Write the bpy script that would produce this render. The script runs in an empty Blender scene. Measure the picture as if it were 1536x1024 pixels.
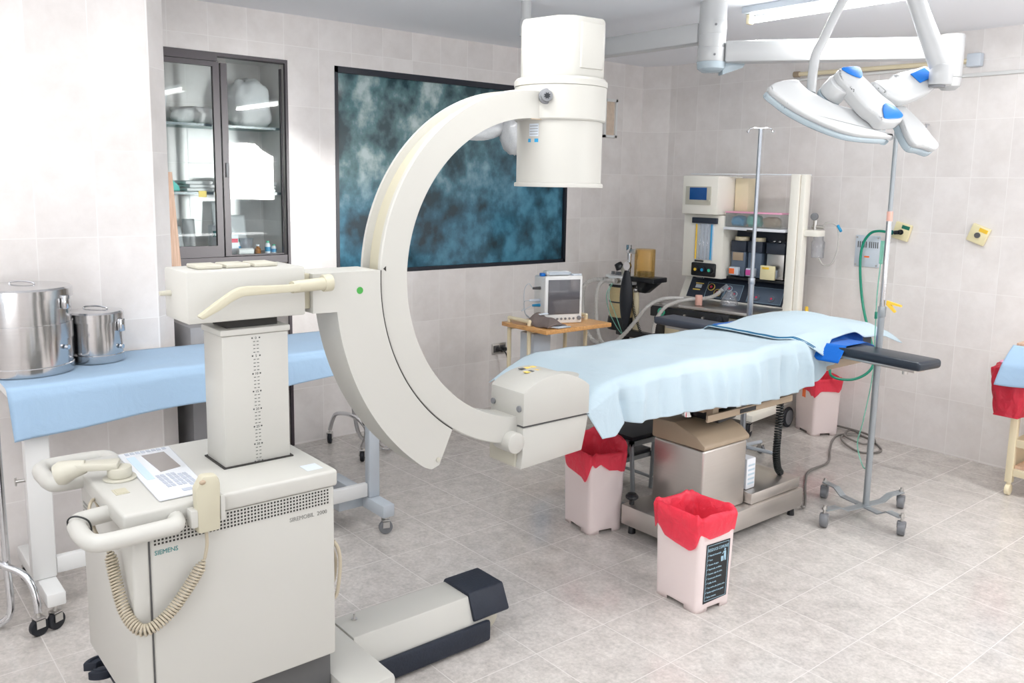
import bpy, bmesh, math, random
from mathutils import Vector, Matrix
from math import sin, cos, pi, radians, sqrt, atan2
random.seed(7)
SC = bpy.context.scene
COL = SC.collection
V = Vector

# ------------------------------------------------------------------ meshes
class MB:
    def __init__(s):
        s.bm = bmesh.new()
    def _take(s, t, M=None):
        me = bpy.data.meshes.new('t')
        t.to_mesh(me); t.free()
        if M is not None: me.transform(M)
        s.bm.from_mesh(me)
        bpy.data.meshes.remove(me)
        return s
    def box(s, c, d, rz=0.0, bev=0.0, seg=2, M=None):
        t = bmesh.new()
        bmesh.ops.create_cube(t, size=1.0)
        bmesh.ops.scale(t, vec=V(d), verts=t.verts)
        if bev > 0:
            bmesh.ops.bevel(t, geom=list(t.edges), offset=min(bev, min(d)*0.49), segments=seg, affect='EDGES', profile=0.5)
        X = Matrix.Translation(V(c)) @ Matrix.Rotation(rz, 4, 'Z')
        if M is not None: X = M @ X
        return s._take(t, X)
    def bx(s, x0, x1, y0, y1, z0, z1, bev=0.0, seg=2, M=None):
        return s.box(((x0+x1)/2, (y0+y1)/2, (z0+z1)/2), (abs(x1-x0), abs(y1-y0), abs(z1-z0)), 0, bev, seg, M)
    def cyl(s, p0, p1, r0, r1=None, n=20, bev=0.0):
        p0, p1 = V(p0), V(p1); r1 = r0 if r1 is None else r1
        d = p1-p0; L = d.length
        t = bmesh.new()
        bmesh.ops.create_cone(t, cap_ends=True, segments=n, radius1=r0, radius2=r1, depth=L)
        if bev > 0:
            es = [e for e in t.edges if abs(e.verts[0].co.z-e.verts[1].co.z) < 1e-6]
            bmesh.ops.bevel(t, geom=es, offset=bev, segments=2, affect='EDGES', profile=0.5)
        q = V((0, 0, 1)).rotation_difference(d.normalized())
        return s._take(t, Matrix.Translation((p0+p1)/2) @ q.to_matrix().to_4x4())
    def ell(s, c, r, M=None, n=20):
        t = bmesh.new()
        bmesh.ops.create_uvsphere(t, u_segments=n, v_segments=max(8, n//2), radius=1.0)
        X = Matrix.Translation(V(c)) @ (M if M is not None else Matrix.Identity(4)) @ Matrix.Diagonal((r[0], r[1], r[2], 1))
        return s._take(t, X)
    def tube(s, pts, r, n=10, closed=False, caps=True):
        pts = [V(p) for p in pts]; N = len(pts)
        rr = r if isinstance(r, (list, tuple)) else [r]*N
        tan = []
        for i in range(N):
            a = pts[(i-1) % N] if (closed or i > 0) else pts[i]
            b = pts[(i+1) % N] if (closed or i < N-1) else pts[i]
            d = b-a
            tan.append(d.normalized() if d.length > 1e-9 else V((0, 0, 1)))
        ref = V((0, 0, 1)) if abs(tan[0].z) < 0.9 else V((1, 0, 0))
        u = tan[0].cross(ref).normalized()
        rings = []
        for i in range(N):
            u = (u - tan[i]*u.dot(tan[i]))
            u = u.normalized() if u.length > 1e-6 else tan[i].orthogonal().normalized()
            w = tan[i].cross(u)
            rings.append([s.bm.verts.new(pts[i] + (u*cos(2*pi*k/n) + w*sin(2*pi*k/n))*rr[i]) for k in range(n)])
        M = N if closed else N-1
        for i in range(M):
            A, B = rings[i], rings[(i+1) % N]
            for k in range(n):
                s.bm.faces.new((A[k], A[(k+1) % n], B[(k+1) % n], B[k]))
        if not closed and caps:
            s.bm.faces.new(list(reversed(rings[0]))); s.bm.faces.new(rings[-1])
        return s
    def lathe(s, prof, c=(0, 0, 0), n=32, M=None):
        t = bmesh.new(); rings = []
        for r, z in prof:
            if r < 1e-6: rings.append([t.verts.new((0, 0, z))])
            else: rings.append([t.verts.new((r*cos(2*pi*k/n), r*sin(2*pi*k/n), z)) for k in range(n)])
        for A, B in zip(rings, rings[1:]):
            for k in range(n):
                k2 = (k+1) % n
                if len(A) == 1 and len(B) == 1: continue
                if len(A) == 1: t.faces.new((A[0], B[k2], B[k]))
                elif len(B) == 1: t.faces.new((A[k], A[k2], B[0]))
                else: t.faces.new((A[k], A[k2], B[k2], B[k]))
        bmesh.ops.recalc_face_normals(t, faces=t.faces)
        X = Matrix.Translation(V(c))
        if M is not None: X = X @ M
        return s._take(t, X)
    def prism(s, poly, a, b, f, bev=0.0):
        """extrude a 2D outline; f(u, v, w) -> 3D, w runs a..b"""
        t = bmesh.new()
        A = [t.verts.new(f(u, v, a)) for u, v in poly]
        B = [t.verts.new(f(u, v, b)) for u, v in poly]
        n = len(poly)
        t.faces.new(A); t.faces.new(list(reversed(B)))
        for i in range(n):
            t.faces.new((A[i], B[i], B[(i+1) % n], A[(i+1) % n]))
        bmesh.ops.recalc_face_normals(t, faces=t.faces)
        if bev > 0:
            bmesh.ops.bevel(t, geom=list(t.edges), offset=bev, segments=2, affect='EDGES', profile=0.5)
        return s._take(t)
    def grid(s, fn, nu, nv, cu=False, cv=False):
        P = [[s.bm.verts.new(fn(i/(nu if cu else nu-1), j/(nv if cv else nv-1))) for j in range(nv)] for i in range(nu)]
        for i in range(nu if cu else nu-1):
            for j in range(nv if cv else nv-1):
                a, b = P[i][j], P[(i+1) % nu][j]
                c, d = P[(i+1) % nu][(j+1) % nv], P[i][(j+1) % nv]
                s.bm.faces.new((a, b, c, d))
        return s
    def quad(s, pts):
        s.bm.faces.new([s.bm.verts.new(V(p)) for p in pts]); return s

ROOTW = {}
def _finish(o, me, ang):
    for p in me.polygons: p.use_smooth = True
    try: me.set_sharp_from_angle(angle=radians(ang))
    except Exception: pass

def obj(name, mb, m, parent=None, label=None, kind=None, thick=0, sub=0, ang=35):
    me = bpy.data.meshes.new(name)
    bmesh.ops.recalc_face_normals(mb.bm, faces=mb.bm.faces) if not thick else None
    mb.bm.to_mesh(me); mb.bm.free()
    o = bpy.data.objects.new(name, me); COL.objects.link(o)
    for x in (m if isinstance(m, (list, tuple)) else [m]): me.materials.append(x)
    if parent is not None:
        r = parent
        while r.parent is not None: r = r.parent
        w = ROOTW.get(r.name)
        if w is not None: me.transform(Matrix.Translation(-w))
        o.parent = parent
    _finish(o, me, ang)
    if label: o['label'] = label
    if kind: o['kind'] = kind
    if sub:
        md = o.modifiers.new('s', 'SUBSURF'); md.levels = sub; md.render_levels = sub
    if thick:
        md = o.modifiers.new('t', 'SOLIDIFY'); md.thickness = thick; md.offset = 0
    return o

def thing(name, label, cat, loc=(0, 0, 0), rz=0.0, group=None, world=True):
    """Empty at the base; world=True: parts are given in room coordinates"""
    o = bpy.data.objects.new(name, None); COL.objects.link(o)
    o.empty_display_size = 0.1
    o.location = loc; o.rotation_euler = (0, 0, rz)
    o['label'] = label; o['category'] = cat
    if group: o['group'] = group
    ROOTW[o.name] = V(loc) if world else None
    return o

def solo(name, mb, m, label, cat, group=None, **k):
    o = obj(name, mb, m, None, **k)
    vs = [v.co for v in o.data.vertices]
    c = V(((min(v.x for v in vs)+max(v.x for v in vs))/2, (min(v.y for v in vs)+max(v.y for v in vs))/2, min(v.z for v in vs)))
    o.data.transform(Matrix.Translation(-c)); o.location = c
    o['label'] = label; o['category'] = cat
    if group: o['group'] = group
    ROOTW[o.name] = c
    return o

def struct(name, mb, m, parent=None, **k):
    o = obj(name, mb, m, parent, **k)
    if parent is None: o['kind'] = 'structure'
    return o

def dup(root, loc, rz, label, name=None):
    def cp(o, par):
        c = o.copy(); COL.objects.link(c); c.parent = par
        for ch in list(o.children): cp(ch, c)
        return c
    r = cp(root, None); r.location = loc; r.rotation_euler = (0, 0, rz); r['label'] = label
    return r

def smooth(pts, n=8, closed=False):
    """Catmull-Rom through points"""
    P = [V(p) for p in pts]; out = []; N = len(P)
    for i in range(N if closed else N-1):
        if closed: a, b, c, d = P[(i-1) % N], P[i], P[(i+1) % N], P[(i+2) % N]
        else: a, b, c, d = P[max(i-1, 0)], P[i], P[i+1], P[min(i+2, N-1)]
        for k in range(n):
            t = k/n
            out.append(0.5*((2*b)+(c-a)*t+(2*a-5*b+4*c-d)*t*t+(3*b-a-3*c+d)*t**3))
    if not closed: out.append(P[-1])
    return out

def lerp(xs, ys, x):
    if x <= xs[0]: return ys[0]
    for a, b, c, d in zip(xs, xs[1:], ys, ys[1:]):
        if x <= b:
            t = (x-a)/(b-a); t = t*t*(3-2*t)
            return c+(d-c)*t
    return ys[-1]

def coil(path, r, turns, wire, n=9, sides=6, taper=0.06):
    P = smooth(path, 24); L = [0]
    for a, b in zip(P, P[1:]): L.append(L[-1]+(b-a).length)
    T = L[-1]; out = []; N = turns*n
    def at(s):
        for i in range(len(P)-1):
            if L[i+1] >= s: return P[i].lerp(P[i+1], (s-L[i])/max(1e-9, L[i+1]-L[i])), (P[i+1]-P[i]).normalized()
        return P[-1], (P[-1]-P[-2]).normalized()
    u = None
    for k in range(N+1):
        p, t = at(T*k/N)
        if u is None: u = t.orthogonal().normalized()
        u = (u-t*u.dot(t)).normalized(); w = t.cross(u)
        f = min(1, (k/N)/taper, (1-k/N)/taper); a = 2*pi*k/n
        out.append(p+(u*cos(a)+w*sin(a))*r*f)
    return MB().tube(out, wire, sides)

def text(s, size, depth=0.0006, align='LEFT'):
    cu = bpy.data.curves.new('t', 'FONT'); cu.body = s; cu.size = size; cu.extrude = depth; cu.align_x = align
    cu.resolution_u = 2
    o = bpy.data.objects.new('t', cu); COL.objects.link(o)
    dg = bpy.context.evaluated_depsgraph_get(); dg.update()
    me = bpy.data.meshes.new_from_object(o.evaluated_get(dg))
    bpy.data.objects.remove(o); bpy.data.curves.remove(cu)
    return me
def add_text(mb, s, size, O, U, W, align='LEFT', depth=0.0006, sx=1.0):
    """text with baseline start O, writing along U, up along W"""
    U, W = V(U).normalized(), V(W).normalized(); N = U.cross(W)
    me = text(s, size, depth, align)
    M = Matrix((( U.x*sx, W.x, N.x, O[0]), (U.y*sx, W.y, N.y, O[1]), (U.z*sx, W.z, N.z, O[2]), (0, 0, 0, 1)))
    me.transform(M); mb.bm.from_mesh(me); bpy.data.meshes.remove(me)

# --------------------------------------------------------------- materials
def _nt(name):
    m = bpy.data.materials.new(name); m.use_nodes = True
    nt = m.node_tree; nt.nodes.clear()
    out = nt.nodes.new('ShaderNodeOutputMaterial')
    return m, nt, out
def N(nt, t, **k):
    n = nt.nodes.new('ShaderNode'+t)
    for a, b in k.items():
        if a.startswith('i_'): n.inputs[a[2:].replace('_', ' ')].default_value = b
        else: setattr(n, a, b)
    return n
def c4(c): return (c[0], c[1], c[2], 1.0)
def s2l(*c):
    f = lambda v: v/12.92 if v <= 0.04045 else ((v+0.055)/1.055)**2.4
    return tuple(f(v/255) for v in c)

def mat(name, col, rough=0.5, metal=0.0, var=0.04, ns=18.0, bump=0.0, bs=60.0, spec=0.5, coat=0.0, emit=None, es=0.0, sss=0.0, trans=0.0, aniso=None, sheen=0.0):
    m, nt, out = _nt(name)
    b = N(nt, 'BsdfPrincipled')
    b.inputs['Roughness'].default_value = rough
    b.inputs['Metallic'].default_value = metal
    b.inputs['Specular IOR Level'].default_value = spec
    b.inputs['Coat Weight'].default_value = coat
    b.inputs['Transmission Weight'].default_value = trans
    b.inputs['Sheen Weight'].default_value = sheen
    if sss: 
        b.inputs['Subsurface Weight'].default_value = sss
        b.inputs['Subsurface Radius'].default_value = (0.02, 0.02, 0.02)
    tc = N(nt, 'TexCoord')
    no = N(nt, 'TexNoise'); no.inputs['Scale'].default_value = ns; no.inputs['Detail'].default_value = 3
    mp = N(nt, 'Mapping')
    if aniso: mp.inputs['Scale'].default_value = aniso
    nt.links.new(tc.outputs['Object'], mp.inputs['Vector']); nt.links.new(mp.outputs['Vector'], no.inputs['Vector'])
    mx = N(nt, 'MixRGB'); mx.inputs['Color1'].default_value = c4([max(0, c*(1-var)) for c in col]); mx.inputs['Color2'].default_value = c4([min(1, c*(1+var)) for c in col])
    nt.links.new(no.outputs['Fac'], mx.inputs['Fac']); nt.links.new(mx.outputs['Color'], b.inputs['Base Color'])
    if bump:
        n2 = N(nt, 'TexNoise'); n2.inputs['Scale'].default_value = bs; n2.inputs['Detail'].default_value = 4
        nt.links.new(mp.outputs['Vector'], n2.inputs['Vector'])
        bp = N(nt, 'Bump'); bp.inputs['Strength'].default_value = bump; bp.inputs['Distance'].default_value = 0.01
        nt.links.new(n2.outputs['Fac'], bp.inputs['Height']); nt.links.new(bp.outputs['Normal'], b.inputs['Normal'])
    if emit:
        b.inputs['Emission Color'].default_value = c4(emit); b.inputs['Emission Strength'].default_value = es
    nt.links.new(b.outputs['BSDF'], out.inputs['Surface'])
    return m

def tile_mat(name, axes, w, h, ou, ov, c_lo, c_hi, c_grout, rough=0.28, mortar=0.004, ns=3.0, cloud=0.5, bump=0.25, var=0.03, spec=0.5, grain=0.0):
    m, nt, out = _nt(name)
    b = N(nt, 'BsdfPrincipled'); b.inputs['Roughness'].default_value = rough; b.inputs['Specular IOR Level'].default_value = spec
    ge = N(nt, 'NewGeometry'); sp = N(nt, 'SeparateXYZ'); nt.links.new(ge.outputs['Position'], sp.inputs[0])
    cb = N(nt, 'CombineXYZ')
    for k, (ax, off) in enumerate(zip(axes, (ou, ov))):
        ad = N(nt, 'Math', operation='SUBTRACT'); ad.inputs[1].default_value = off-50*(w if k == 0 else h)
        nt.links.new(sp.outputs[ax], ad.inputs[0]); nt.links.new(ad.outputs[0], cb.inputs[k])
    br = N(nt, 'TexBrick'); br.offset = 0.0; br.squash = 1.0
    br.inputs['Scale'].default_value = 1.0; br.inputs['Brick Width'].default_value = w; br.inputs['Row Height'].default_value = h
    br.inputs['Mortar Size'].default_value = mortar/2; br.inputs['Mortar Smooth'].default_value = 0.2
    br.inputs['Color1'].default_value = (0, 0, 0, 1); br.inputs['Color2'].default_value = (1, 1, 1, 1); br.inputs['Mortar'].default_value = (.5, .5, .5, 1)
    nt.links.new(cb.outputs[0], br.inputs['Vector'])
    n1 = N(nt, 'TexNoise'); n1.inputs['Scale'].default_value = ns; n1.inputs['Detail'].default_value = 9; n1.inputs['Roughness'].default_value = 0.66; n1.inputs['Distortion'].default_value = 0.15
    # each tile shows its own patch of pattern
    of = N(nt, 'VectorMath', operation='SCALE'); of.inputs['Scale'].default_value = 7.0
    nt.links.new(br.outputs['Color'], of.inputs[0])
    av = N(nt, 'VectorMath', operation='ADD'); nt.links.new(ge.outputs['Position'], av.inputs[0]); nt.links.new(of.outputs[0], av.inputs[1])
    nt.links.new(av.outputs[0], n1.inputs['Vector'])
    rp = N(nt, 'ValToRGB'); e = rp.color_ramp.elements
    e[0].position = 0.5-cloud*0.35; e[0].color = c4(c_lo); e[1].position = 0.5+cloud*0.3; e[1].color = c4(c_hi)
    nt.links.new(n1.outputs['Fac'], rp.inputs['Fac'])
    hs = N(nt, 'HueSaturation')
    va = N(nt, 'MapRange'); va.inputs['To Min'].default_value = 1-var; va.inputs['To Max'].default_value = 1+var
    nt.links.new(br.outputs['Color'], va.inputs['Value']); nt.links.new(va.outputs[0], hs.inputs['Value'])
    last = rp.outputs['Color']
    if grain:
        n3 = N(nt, 'TexNoise'); n3.inputs['Scale'].default_value = 60; n3.inputs['Detail'].default_value = 5; n3.inputs['Roughness'].default_value = 0.7
        nt.links.new(ge.outputs['Position'], n3.inputs['Vector'])
        mr = N(nt, 'MapRange'); mr.inputs['From Min'].default_value = .3; mr.inputs['From Max'].default_value = .7; mr.inputs['To Min'].default_value = 1-grain; mr.inputs['To Max'].default_value = 1+grain
        nt.links.new(n3.outputs['Fac'], mr.inputs['Value'])
        mu = N(nt, 'VectorMath', operation='SCALE'); nt.links.new(last, mu.inputs[0]); nt.links.new(mr.outputs[0], mu.inputs['Scale'])
        last = mu.outputs[0]
    nt.links.new(last, hs.inputs['Color'])
    mx = N(nt, 'MixRGB'); nt.links.new(br.outputs['Fac'], mx.inputs['Fac'])
    nt.links.new(hs.outputs['Color'], mx.inputs['Color1']); mx.inputs['Color2'].default_value = c4(c_grout)
    nt.links.new(mx.outputs['Color'], b.inputs['Base Color'])
    rr = N(nt, 'MapRange'); rr.inputs['To Min'].default_value = rough; rr.inputs['To Max'].default_value = 0.75
    nt.links.new(br.outputs['Fac'], rr.inputs['Value']); nt.links.new(rr.outputs[0], b.inputs['Roughness'])
    bp = N(nt, 'Bump', invert=True); bp.inputs['Strength'].default_value = bump; bp.inputs['Distance'].default_value = 0.002
    nt.links.new(br.outputs['Fac'], bp.inputs['Height']); nt.links.new(bp.outputs['Normal'], b.inputs['Normal'])
    nt.links.new(b.outputs['BSDF'], out.inputs['Surface'])
    return m

def clear_mat(name, tint, gloss=0.1, rough=0.02, dens=0.0, body=None):
    """thin clear sheet or film: transparent, a little gloss, optional milky body"""
    m, nt, out = _nt(name)
    tr = N(nt, 'BsdfTransparent'); tr.inputs['Color'].default_value = c4(tint)
    gl = N(nt, 'BsdfGlossy'); gl.inputs['Roughness'].default_value = rough
    no = N(nt, 'TexNoise'); no.inputs['Scale'].default_value = 30
    lw = N(nt, 'LayerWeight'); lw.inputs['Blend'].default_value = 0.25
    mr = N(nt, 'MapRange'); mr.inputs['To Min'].default_value = gloss*0.4; mr.inputs['To Max'].default_value = min(1, gloss*4)
    nt.links.new(lw.outputs['Fresnel'], mr.inputs['Value'])
    base = tr.outputs[0]
    if dens:
        df = N(nt, 'BsdfDiffuse'); df.inputs['Color'].default_value = c4(body or (0.8, 0.8, 0.8))
        tl = N(nt, 'BsdfTranslucent'); tl.inputs['Color'].default_value = c4(body or (0.8, 0.8, 0.8))
        ad = N(nt, 'MixShader'); ad.inputs[0].default_value = 0.4
        nt.links.new(df.outputs[0], ad.inputs[1]); nt.links.new(tl.outputs[0], ad.inputs[2])
        dm = N(nt, 'MapRange'); dm.inputs['To Min'].default_value = dens*0.85; dm.inputs['To Max'].default_value = min(1, dens*1.15)
        nt.links.new(no.outputs['Fac'], dm.inputs['Value'])
        ms = N(nt, 'MixShader'); nt.links.new(dm.outputs[0], ms.inputs[0])
        nt.links.new(base, ms.inputs[1]); nt.links.new(ad.outputs[0], ms.inputs[2]); base = ms.outputs[0]
    mx = N(nt, 'MixShader'); nt.links.new(mr.outputs[0], mx.inputs[0])
    nt.links.new(base, mx.inputs[1]); nt.links.new(gl.outputs[0], mx.inputs[2])
    nt.links.new(mx.outputs[0], out.inputs['Surface'])
    return m

def cloth_mat(name, col, tl=0.15, wr=0.25):
    m, nt, out = _nt(name)
    b = N(nt, 'BsdfPrincipled'); b.inputs['Roughness'].default_value = 0.85; b.inputs['Specular IOR Level'].default_value = 0.2
    b.inputs['Sheen Weight'].default_value = 0.15
    tc = N(nt, 'TexCoord')
    wv = N(nt, 'TexNoise'); wv.inputs['Scale'].default_value = 500; wv.inputs['Detail'].default_value = 1
    n1 = N(nt, 'TexNoise'); n1.inputs['Scale'].default_value = 9; n1.inputs['Detail'].default_value = 5; n1.inputs['Distortion'].default_value = 0.8
    nt.links.new(tc.outputs['Object'], wv.inputs['Vector']); nt.links.new(tc.outputs['Object'], n1.inputs['Vector'])
    mx = N(nt, 'MixRGB'); mx.inputs['Color1'].default_value = c4([c*0.94 for c in col]); mx.inputs['Color2'].default_value = c4([min(1, c*1.04) for c in col])
    nt.links.new(wv.outputs['Fac'], mx.inputs['Fac']); nt.links.new(mx.outputs[0], b.inputs['Base Color'])
    bp = N(nt, 'Bump'); bp.inputs['Strength'].default_value = wr; bp.inputs['Distance'].default_value = 0.02
    nt.links.new(n1.outputs['Fac'], bp.inputs['Height']); nt.links.new(bp.outputs['Normal'], b.inputs['Normal'])
    t = N(nt, 'BsdfTranslucent'); t.inputs['Color'].default_value = c4(col)
    ms = N(nt, 'MixShader'); ms.inputs[0].default_value = tl
    nt.links.new(b.outputs[0], ms.inputs[1]); nt.links.new(t.outputs[0], ms.inputs[2]); nt.links.new(ms.outputs[0], out.inputs['Surface'])
    return m

def bag_mat(name, col, body=0.72):
    m, nt, out = _nt(name)
    b = N(nt, 'BsdfPrincipled'); b.inputs['Roughness'].default_value = 0.28; b.inputs['Base Color'].default_value = c4(col)
    tc = N(nt, 'TexCoord')
    n1 = N(nt, 'TexNoise'); n1.inputs['Scale'].default_value = 16; n1.inputs['Detail'].default_value = 4; n1.inputs['Distortion'].default_value = 1.2
    nt.links.new(tc.outputs['Object'], n1.inputs['Vector'])
    bp = N(nt, 'Bump'); bp.inputs['Strength'].default_value = 0.6; bp.inputs['Distance'].default_value = 0.03
    nt.links.new(n1.outputs['Fac'], bp.inputs['Height']); nt.links.new(bp.outputs['Normal'], b.inputs['Normal'])
    t = N(nt, 'BsdfTranslucent'); t.inputs['Color'].default_value = c4(col)
    tr = N(nt, 'BsdfTransparent'); tr.inputs['Color'].default_value = c4([min(1, 0.45+c) for c in col])
    a = N(nt, 'MixShader'); a.inputs[0].default_value = 0.45
    nt.links.new(b.outputs[0], a.inputs[1]); nt.links.new(t.outputs[0], a.inputs[2])
    a2 = N(nt, 'MixShader'); a2.inputs[0].default_value = 1-body
    nt.links.new(a.outputs[0], a2.inputs[1]); nt.links.new(tr.outputs[0], a2.inputs[2]); nt.links.new(a2.outputs[0], out.inputs['Surface'])
    return m

def film_mat(name):
    """dark pane with streaky blue-green film and worn pale blotches, glossy"""
    m, nt, out = _nt(name)
    b = N(nt, 'BsdfPrincipled'); b.inputs['Roughness'].default_value = 0.12; b.inputs['Specular IOR Level'].default_value = 0.5
    tc = N(nt, 'NewGeometry')
    mp = N(nt, 'Mapping'); mp.inputs['Scale'].default_value = (1, 1.0, 0.85)
    nt.links.new(tc.outputs['Position'], mp.inputs['Vector'])
    n1 = N(nt, 'TexNoise'); n1.inputs['Scale'].default_value = 5.6; n1.inputs['Detail'].default_value = 4.5; n1.inputs['Roughness'].default_value = 0.56; n1.inputs['Distortion'].default_value = 0.0
    n2 = N(nt, 'TexNoise'); n2.inputs['Scale'].default_value = 1.7; n2.inputs['Detail'].default_value = 3
    nt.links.new(mp.outputs[0], n1.inputs['Vector']); nt.links.new(mp.outputs[0], n2.inputs['Vector'])
    sp = N(nt, 'SeparateXYZ'); nt.links.new(tc.outputs['Position'], sp.inputs[0])
    # worn area: upper part of the pane towards the left end
    wz = N(nt, 'MapRange'); wz.inputs['From Min'].default_value = 1.35; wz.inputs['From Max'].default_value = 2.05
    wz.inputs['To Min'].default_value = 0.0; wz.inputs['To Max'].default_value = 1.0
    nt.links.new(sp.outputs[2], wz.inputs['Value'])
    wy = N(nt, 'MapRange'); wy.inputs['From Min'].default_value = 4.2; wy.inputs['From Max'].default_value = 2.7
    nt.links.new(sp.outputs[1], wy.inputs['Value'])
    ml = N(nt, 'Math', operation='MULTIPLY'); nt.links.new(wz.outputs[0], ml.inputs[0]); nt.links.new(wy.outputs[0], ml.inputs[1])
    r1 = N(nt, 'ValToRGB'); e = r1.color_ramp.elements
    e[0].position = 0.36; e[0].color = (0.018, 0.045, 0.062, 1); e[1].position = 0.66; e[1].color = (0.09, 0.29, 0.42, 1)
    x = e.new(0.5); x.color = (0.036, 0.13, 0.195, 1)
    nt.links.new(n1.outputs['Fac'], r1.inputs['Fac'])
    r2 = N(nt, 'ValToRGB'); e = r2.color_ramp.elements
    e[0].position = 0.40; e[0].color = (0.02, 0.06, 0.075, 1); e[1].position = 0.68; e[1].color = (0.50, 0.62, 0.62, 1)
    x = e.new(0.54); x.color = (0.11, 0.23, 0.25, 1)
    nt.links.new(n1.outputs['Fac'], r2.inputs['Fac'])
    ad = N(nt, 'MapRange'); ad.inputs['From Min'].default_value = 0.02; ad.inputs['From Max'].default_value = 0.45
    nt.links.new(ml.outputs[0], ad.inputs['Value'])
    mx = N(nt, 'MixRGB'); nt.links.new(ad.outputs[0], mx.inputs['Fac']); nt.links.new(r1.outputs[0], mx.inputs['Color1']); nt.links.new(r2.outputs[0], mx.inputs['Color2'])
    nt.links.new(mx.outputs[0], b.inputs['Base Color']); nt.links.new(b.outputs[0], out.inputs['Surface'])
    return m

def wood_mat(name, c1, c2, sc=(1, 8, 8), rough=0.45):
    m, nt, out = _nt(name)
    b = N(nt, 'BsdfPrincipled'); b.inputs['Roughness'].default_value = rough
    tc = N(nt, 'TexCoord'); mp = N(nt, 'Mapping'); mp.inputs['Scale'].default_value = sc
    n1 = N(nt, 'TexNoise'); n1.inputs['Scale'].default_value = 9; n1.inputs['Detail'].default_value = 5; n1.inputs['Distortion'].default_value = 0.5
    nt.links.new(tc.outputs['Object'], mp.inputs['Vector']); nt.links.new(mp.outputs[0], n1.inputs['Vector'])
    r = N(nt, 'ValToRGB'); e = r.color_ramp.elements; e[0].position = .35; e[0].color = c4(c1); e[1].position = .7; e[1].color = c4(c2)
    nt.links.new(n1.outputs['Fac'], r.inputs['Fac']); nt.links.new(r.outputs[0], b.inputs['Base Color']); nt.links.new(b.outputs[0], out.inputs['Surface'])
    return m

WALL_LO, WALL_HI, GROUT = s2l(224, 219, 216), s2l(236, 232, 230), s2l(241, 238, 236)
M = {}
M['tileA'] = tile_mat('wall_tiles_window_side', (1, 2), 0.2157, 0.334, 3.269, 0.01, WALL_LO, WALL_HI, GROUT, ns=5)
M['tileB'] = tile_mat('wall_tiles_far_side', (0, 2), 0.203, 0.334, -2.0, 0.01, WALL_LO, WALL_HI, GROUT, ns=5)
M['tileP'] = tile_mat('pier_tiles', (1, 2), 0.223, 0.347, 0.704, 0.31, WALL_LO, WALL_HI, GROUT, ns=5)
M['tileC'] = tile_mat('corner_tiles', (0, 2), 0.6, 0.334, -4.9, 0.01, WALL_LO, WALL_HI, GROUT, ns=5)
M['floor'] = tile_mat('floor_tiles', (0, 1), 0.32, 0.325, -1.40, 2.16, s2l(176, 170, 165), s2l(210, 205, 200), s2l(207, 203, 199), rough=0.16, mortar=0.0035, ns=13, cloud=0.75, var=0.03, bump=0.2, grain=0.17)
M['ceil'] = mat('ceiling_paint', s2l(244, 246, 251), 0.8, var=0.01, ns=2)
M['paint'] = mat('plain_plaster', s2l(205, 205, 205), 0.8, var=0.02, ns=2)
M['cream'] = mat('machine_cream', s2l(186, 185, 179), 0.42, var=0.012, ns=8)
M['cream2'] = mat('machine_cream_dark', s2l(190, 187, 173), 0.45, var=0.015, ns=8)
M['creamdark'] = mat('machine_beige', s2l(186, 181, 160), 0.5, var=0.02, ns=8)
M['white'] = mat('white_enamel', s2l(228, 229, 228), 0.3, var=0.01, ns=6)
M['lampw'] = mat('lamp_white', s2l(190, 192, 193), 0.36, var=0.01, ns=6, coat=0.2)
M['lens'] = mat('lamp_lens', s2l(176, 190, 198), 0.15, var=0.02, ns=30)
M['blue'] = mat('blue_grip', s2l(0, 110, 200), 0.4, var=0.03)
M['black'] = mat('black_rubber', s2l(22, 26, 34), 0.55, var=0.12, ns=40)
M['blackp'] = mat('black_plastic', s2l(28, 30, 34), 0.35, var=0.08, ns=30)
M['bumper'] = mat('bumper_rubber', s2l(24, 32, 46), 0.6, var=0.25, ns=60, bump=0.15, bs=120)
M['grey'] = mat('grey_plastic', s2l(120, 122, 126), 0.45, var=0.05)
M['lgrey'] = mat('light_grey_paint', s2l(190, 198, 206), 0.4, var=0.02)
M['gap'] = mat('shadow_gap', s2l(45, 43, 40), 0.7, var=0.02)
M['midgrey'] = mat('mid_grey_paint', s2l(150, 150, 152), 0.6, var=0.04)
M['dkgrey'] = mat('dark_grey', s2l(86, 86, 86), 0.6, var=0.04)
M['steel'] = mat('brushed_steel', s2l(205, 203, 200), 0.34, 1.0, var=0.05, ns=6, aniso=(1, 1, 30))
M['drum'] = mat('drum_steel', s2l(205, 205, 206), 0.16, 1.0, var=0.05, ns=4, aniso=(1, 1, 40))
M['chrome'] = mat('chrome', s2l(215, 217, 220), 0.1, 1.0, var=0.02)
M['alu'] = mat('aluminium_tube', s2l(178, 184, 192), 0.3, 0.85, var=0.03)
M['ivgrey'] = mat('silver_painted_steel', s2l(160, 166, 170), 0.4, 0.5, var=0.05)
M['tan'] = mat('tan_plastic', s2l(168, 150, 128), 0.45, var=0.03, ns=10)
M['drape'] = cloth_mat('pale_blue_drape', s2l(193, 212, 222))
M['cloth'] = cloth_mat('blue_table_cloth', s2l(176, 206, 233))
M['bluecl'] = cloth_mat('deep_blue_cloth', s2l(10, 98, 190), 0.05)
M['trim'] = cloth_mat('teal_trim', s2l(40, 110, 150), 0.05)
M['vinyl'] = mat('black_vinyl', s2l(30, 40, 52), 0.32, var=0.08, ns=12)
M['vinylg'] = mat('charcoal_vinyl', s2l(62, 68, 80), 0.5, var=0.06, ns=12)
M['bin'] = mat('bin_plastic', s2l(232, 218, 216), 0.4, var=0.015, ns=6, sss=0.2)
M['bag'] = bag_mat('red_bag_film', s2l(255, 84, 108), .84)
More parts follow.
